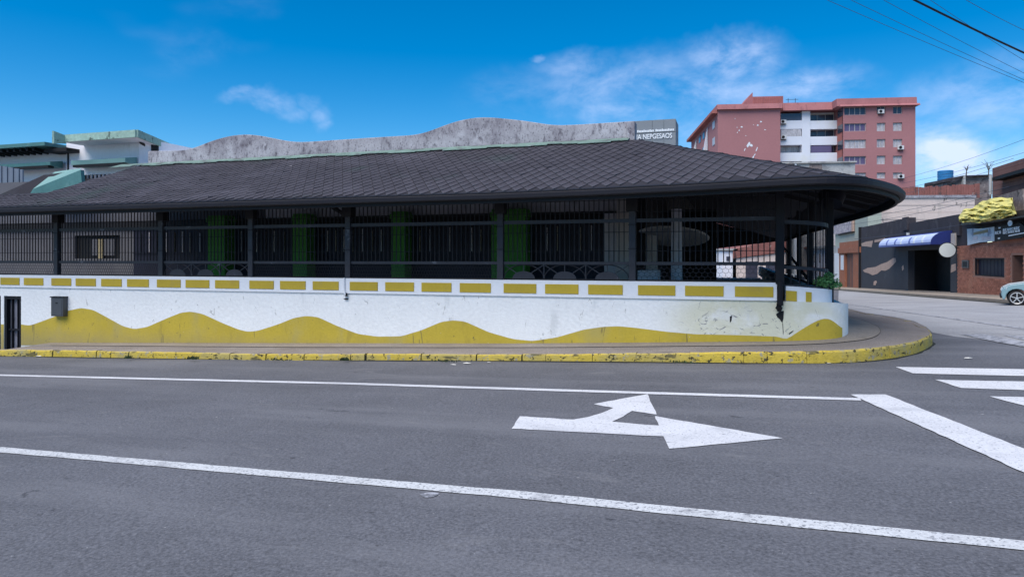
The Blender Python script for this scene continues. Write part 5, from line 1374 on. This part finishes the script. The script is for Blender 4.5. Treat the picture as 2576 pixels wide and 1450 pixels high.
# bare trees behind
def bare_tree(x, y, h, label):
    D = 66; X = (x - 1288) / F * D; z0 = EYE + (HZ - y) / F * D; o = thing('bare_tree', label, 'tree', (X, D, z0 - 2))
    mb = MB(); mb.tube([(0, 0, 0), (.1, 0, 2), (.15, 0, 2 + h * .5)], [.09, .06, .03], 5)
    mb.build('trunk', M['bark'], o); mb = MB()
    for i in range(11):
        a = random.uniform(-.7, .7); st = 2 + h * random.uniform(0, .5); L_ = h * random.uniform(.35, .7); e = (.12 + math.sin(a) * L_, random.uniform(-.3, .3), st + math.cos(a) * L_)
        mb.tube([(.12, 0, st), ((.12 + e[0]) / 2 + random.uniform(-.1, .1), 0, (st + e[2]) / 2), e], [.03, .02, .012], 4)
    mb.build('crown', M['bark'], o)
bare_tree(2484, 440, 1.5, 'bare forked tree sticking up behind the timber shed')
bare_tree(2428, 438, .9, 'thin bare twigs rising left of the forked tree')
# houses further down the side street
cols = [((.55, .55, .60), 'white plastered house first beyond the green house seen through the bars', 4.6), ((.42, .20, .16), 'red tiled house with balcony seen through the corner grille', 5.2), ((.40, .37, .33), 'beige two storey house far down the side street', 4.8), ((.30, .12, .10), 'dark red house far down the side street', 4.2), ((.60, .62, .66), 'pale far house closing the row on the side street', 4.0)]
q = rs(78) - 3
for i, (c_, lab, h) in enumerate(cols):
    L_ = (14, 20, 26, 34, 60)[i]; h0 = rthing('street_house', lab, 'house'); h0['group'] = 'houses down the side street'
    mt = mat('street_house_paint_%d' % i, c_, .9, var=.12, scale=.6); a, b = q - L_, q - .3; gz = gR((a + b) / 2, 0)
    MB().box(a, b, .0, 9, gz - 3, gz + h).build('wall', mt, h0); nw = max(3, int(L_ / 4))
    MB().box(a, b, -.5, 9.2, gz + h, gz + h + .25).build('roof', M['rust'] if i in (1, 3) else M['concrete'], h0)
    for j in range(nw):
        s = a + (b - a) * (j + .5) / nw
        MB().box(s - .6, s + .6, -.05, -.003, gz + 2.9, gz + 4.0).build('window', M['glass_dark'], h0)
        if j % 2: MB().box(s - .5, s + .5, -.05, -.003, gz, gz + 2.1).build('door', M['door'], h0)
        else: MB().box(s - 1.1, s + 1.1, -.9, -.003, gz + 2.2, gz + 2.35).build('awning', M['rust'], h0)
    q -= L_
EX, EY = (1820 - 1288) / F * 78, 78
ew = thing('end_house', 'white house wall closing the view behind the terrace grille', 'house', (EX, EY, 0), R_(0))
gz = 2.35 - 5.2
MB().box(-.75, .78, -2, 6, gz - 3, gz + 5.2).build('wall', M['white_house'], ew); MB().box(-.9, .9, -2.2, 6, gz + 5.2, gz + 5.45).build('roof', M['concrete'], ew)
MB().box(-.3, .1, -2.05, -2.003, gz + 4.1, gz + 4.6).build('window', M['glass_dark'], ew)
rw = thing('red_terrace_house', 'low house with weathered red upper wall seen behind the terrace grille', 'house', (EX + 1.6, EY - 2, 0), R_(0))
MB().slab([(-1.2, 0, -4), (4.6, 0, -4), (4.6, 0, 2.2), (-1.2, 0, 1.5)], (0, 4, 0)).build('wall', M['beige'], rw)
MB().slab([(-1.2, -.2, 1.55), (4.6, -.2, 2.25), (4.6, -.2, 3.9), (-1.2, -.2, 2.5)], (0, 4, 0)).build('upper_wall', M['rust'], rw)
MB().box(.2, 1.5, -.05, -.003, -1.5, 1.2).build('door', M['glass_dark'], rw)
MB().box(2.4, 3.9, -.05, -.003, -.2, 1.2).build('window', M['glass_dark'], rw)

# ------------------------------------------------------------------ cars
def make_car(name, label, paint):
    """hatchback, nose towards -x, origin under the front axle, left side facing -y"""
    o = thing(name, label, 'car'); Wd = .82
    def arch(cx, r=.36, n=8): return [(cx + r * math.cos(a), .30 + r * math.sin(a)) for a in [math.pi - math.pi * j / n for j in range(n + 1)]]
    low = [(-.46, .25), (-.50, .42), (-.49, .58), (-.43, .70), (-.22, .82), (.35, .93), (.9, .97), (3.0, .96), (3.28, .90), (3.36, .55), (3.30, .27)]
    botm = [(3.0, .22)] + list(reversed([(x, z) for x, z in arch(2.5)])) + list(reversed(arch(0))) + [(-.40, .22)]
    side_ = low + [(x, max(z, .22)) for x, z in botm]
    mb = MB(); k = len(side_)
    rings = [(-Wd, .0), (-Wd * .97, .03), (Wd * .97, .03), (Wd, .0)]
    def sect(y, sh): return [(x * (1 - sh * .05) + 0, y, z + (0 if z < .5 else -sh * .0)) for x, z in side_]
    mb.slab([(x, -Wd, z) for x, z in side_], (0, 2 * Wd, 0)); mb.build('body', paint, o, bevel=.045)
    gh_ = [(.42, .89), (1.15, 1.36), (1.55, 1.43), (2.5, 1.42), (3.05, 1.2), (3.22, .94)]
    mb = MB(); n = len(gh_)
    for y, sc_ in ((-Wd + .05, 0), (-Wd + .20, 1), (Wd - .20, 1), (Wd - .05, 0)): pass
    lo = [(x, z) for x, z in gh_]
    A = [(x, (-Wd + .04) + (.16 * (z - .9) / .5), z) for x, z in gh_]; Bq = [(x, -y, z) for x, y, z in A]
    mb.poly(A); mb.poly(Bq)
    for i in range(n): j = (i + 1) % n; mb.poly([A[i], A[j], Bq[j], Bq[i]])
    mb.build('cabin', paint, o)
    for sg in (-1, 1):
        for wv in (((.62, .95), (1.2, 1.33), (1.72, 1.37), (1.72, .97)), ((1.80, .97), (1.80, 1.37), (2.45, 1.36), (2.85, 1.18), (2.95, .98))):
            MB().slab([(x, sg * ((Wd - .04) - (.16 * (z - .9) / .5) + .004), z) for x, z in wv], (0, sg * .006, 0)).build('side_window', M['glass_dark'], o)
    MB().slab([(.50, -.66, .95), (1.10, -.56, 1.335), (1.10, .56, 1.335), (.50, .66, .95)], (-.012, 0, .012)).build('windscreen', M['glass_dark'], o)
    for sg in (-1, 1):
        MB().slab([(-.49, sg * .50, .57), (-.45, sg * .50, .68), (-.30, sg * .825, .74), (-.34, sg * .825, .62)], (-.02, sg * .01, 0)).build('headlight', M['lamp'], o)
    MB().box(-.53, -.48, -.70, .70, .28, .44).build('bumper', M['tyre'], o, bevel=.02)
    for x in (0, 2.5):
        for sg in (-1, 1):
            wh = MB(); K = 28
            wh.tube([(x, sg * (.70 + d), .30) for d in (0, .02, .11, .13)], [.24, .30, .30, .25], K); w_o = wh.build('wheel', M['tyre'], o)
            mb = MB()
            mb.tube([(x + .215 * math.cos(a), sg * .835, .30 + .215 * math.sin(a)) for a in [2 * math.pi * j / 24 for j in range(24)]], .018, 5, True)
            for j in range(5):
                a = 2 * math.pi * j / 5 + .3; mb.beam((x, sg * .838, .30), (x + .21 * math.cos(a), sg * .838, .30 + .21 * math.sin(a)), .03, .062, up=(0, 1, 0))
            mb.tube([(x, sg * .82, .30), (x, sg * .855, .30)], .05, 10); mb.build('rim', M['rim'], w_o)
    for sg in (-1, 1): MB().box(.55, .72, sg * .84 - .07 if sg > 0 else -.95, sg * .84 + .11 if sg > 0 else -.80, .95, 1.07).build('mirror', paint, o, bevel=.02)
    return o
cA_ = make_car('parked_car', 'teal hatchback with pale bonnet edge and alloy wheel cut by the right edge', M['teal_car'])
X, Y = on_ground(2556, 766); cA_.location = (X, Y, g(X, Y)); cA_.rotation_euler = (0, 0, R_(-34)); cA_.scale = (.86, .86, .86)
mb = MB()
for (xa, za), (xb, zb) in zip(((-.43, .70), (-.22, .82), (.35, .93)), ((-.22, .82), (.35, .93), (.80, .965))): mb.poly([(xa, -.77, za + .009), (xb, -.77, zb + .009), (xb, .77, zb + .009), (xa, .77, za + .009)])
mb.build('bonnet', M['silver_car'], cA_)
cB_ = make_car('parked_car', 'white hatchback standing beyond the corner grille of the terrace', M['silver_car'])
X, Y = on_ground(2052, 733); cB_.location = (X, Y, g(X, Y)); cB_.rotation_euler = (0, 0, R_(165))

# ------------------------------------------------------------------ overhead cables
def cable(p0, p1, D0, D1, r, sag, label, m='cable', ext=.9):
    def W(px, D): return Vector(((px[0] - 1288) / F * D, D, EYE + (HZ - px[1]) / F * D))
    a, b = W(p0, D0), W(p1, D1); d = b - a; A0 = a - d * ext; B0 = b + d * ext; pts = []
    for i in range(25):
        u = i / 24; p = A0.lerp(B0, u); p.z -= sag * 4 * (u * (1 - u) - .22); pts.append(p)
    mb = MB(); mb.tube(pts, r, 5); tag(mb.build('overhead_cable', M[m]), label, 'cable', 'overhead cables in the upper right sky')
cable((2300, 0), (2576, 133), 13, 15.5, .021, .10, 'thick black overhead cable crossing the top right corner')
for x0, y0, x1, y1, lab in ((2080, 0, 2576, 208, 'lowest thin overhead cable of the bundle in the upper right sky'), (2140, 0, 2576, 201, 'second lowest thin overhead cable of the bundle'), (2222, 0, 2576, 184, 'middle thin overhead cable of the bundle'), (2340, 0, 2576, 152, 'thin overhead cable just below the thick black one'), (2430, 0, 2576, 76, 'single thin cable above the thick black one')):
    cable((x0, y0), (x1, y1), 24, 29, .008 if x0 != 2430 else .009, .25, lab, 'cable2')
for x0, y0, x1, y1, lab in ((2345, 430, 2576, 352, 'faint cable rising right of the pink block, highest of three'), (2345, 447, 2576, 385, 'faint cable rising right of the pink block, middle of three'), (2320, 478, 2576, 405, 'faint cable rising right of the pink block, lowest of three')):
    cable((x0, y0), (x1, y1), 40, 30, .008, .2, lab, 'cable2', .5)
cable((2180, 600), (2460, 560), 44, 33, .012, .1, 'slack cable strung along the front of the black shop', 'cable2', .15)
for i, (x0, y0, x1, y1) in enumerate(((2120, 570, 2450, 510), (2160, 550, 2480, 490), (2230, 485, 2500, 420))):
    cable((x0, y0), (x1, y1), 48, 33, .010, .2, ('lowest', 'middle', 'highest')[i] + ' of three cables crossing the beige wall', 'cable2', .12)
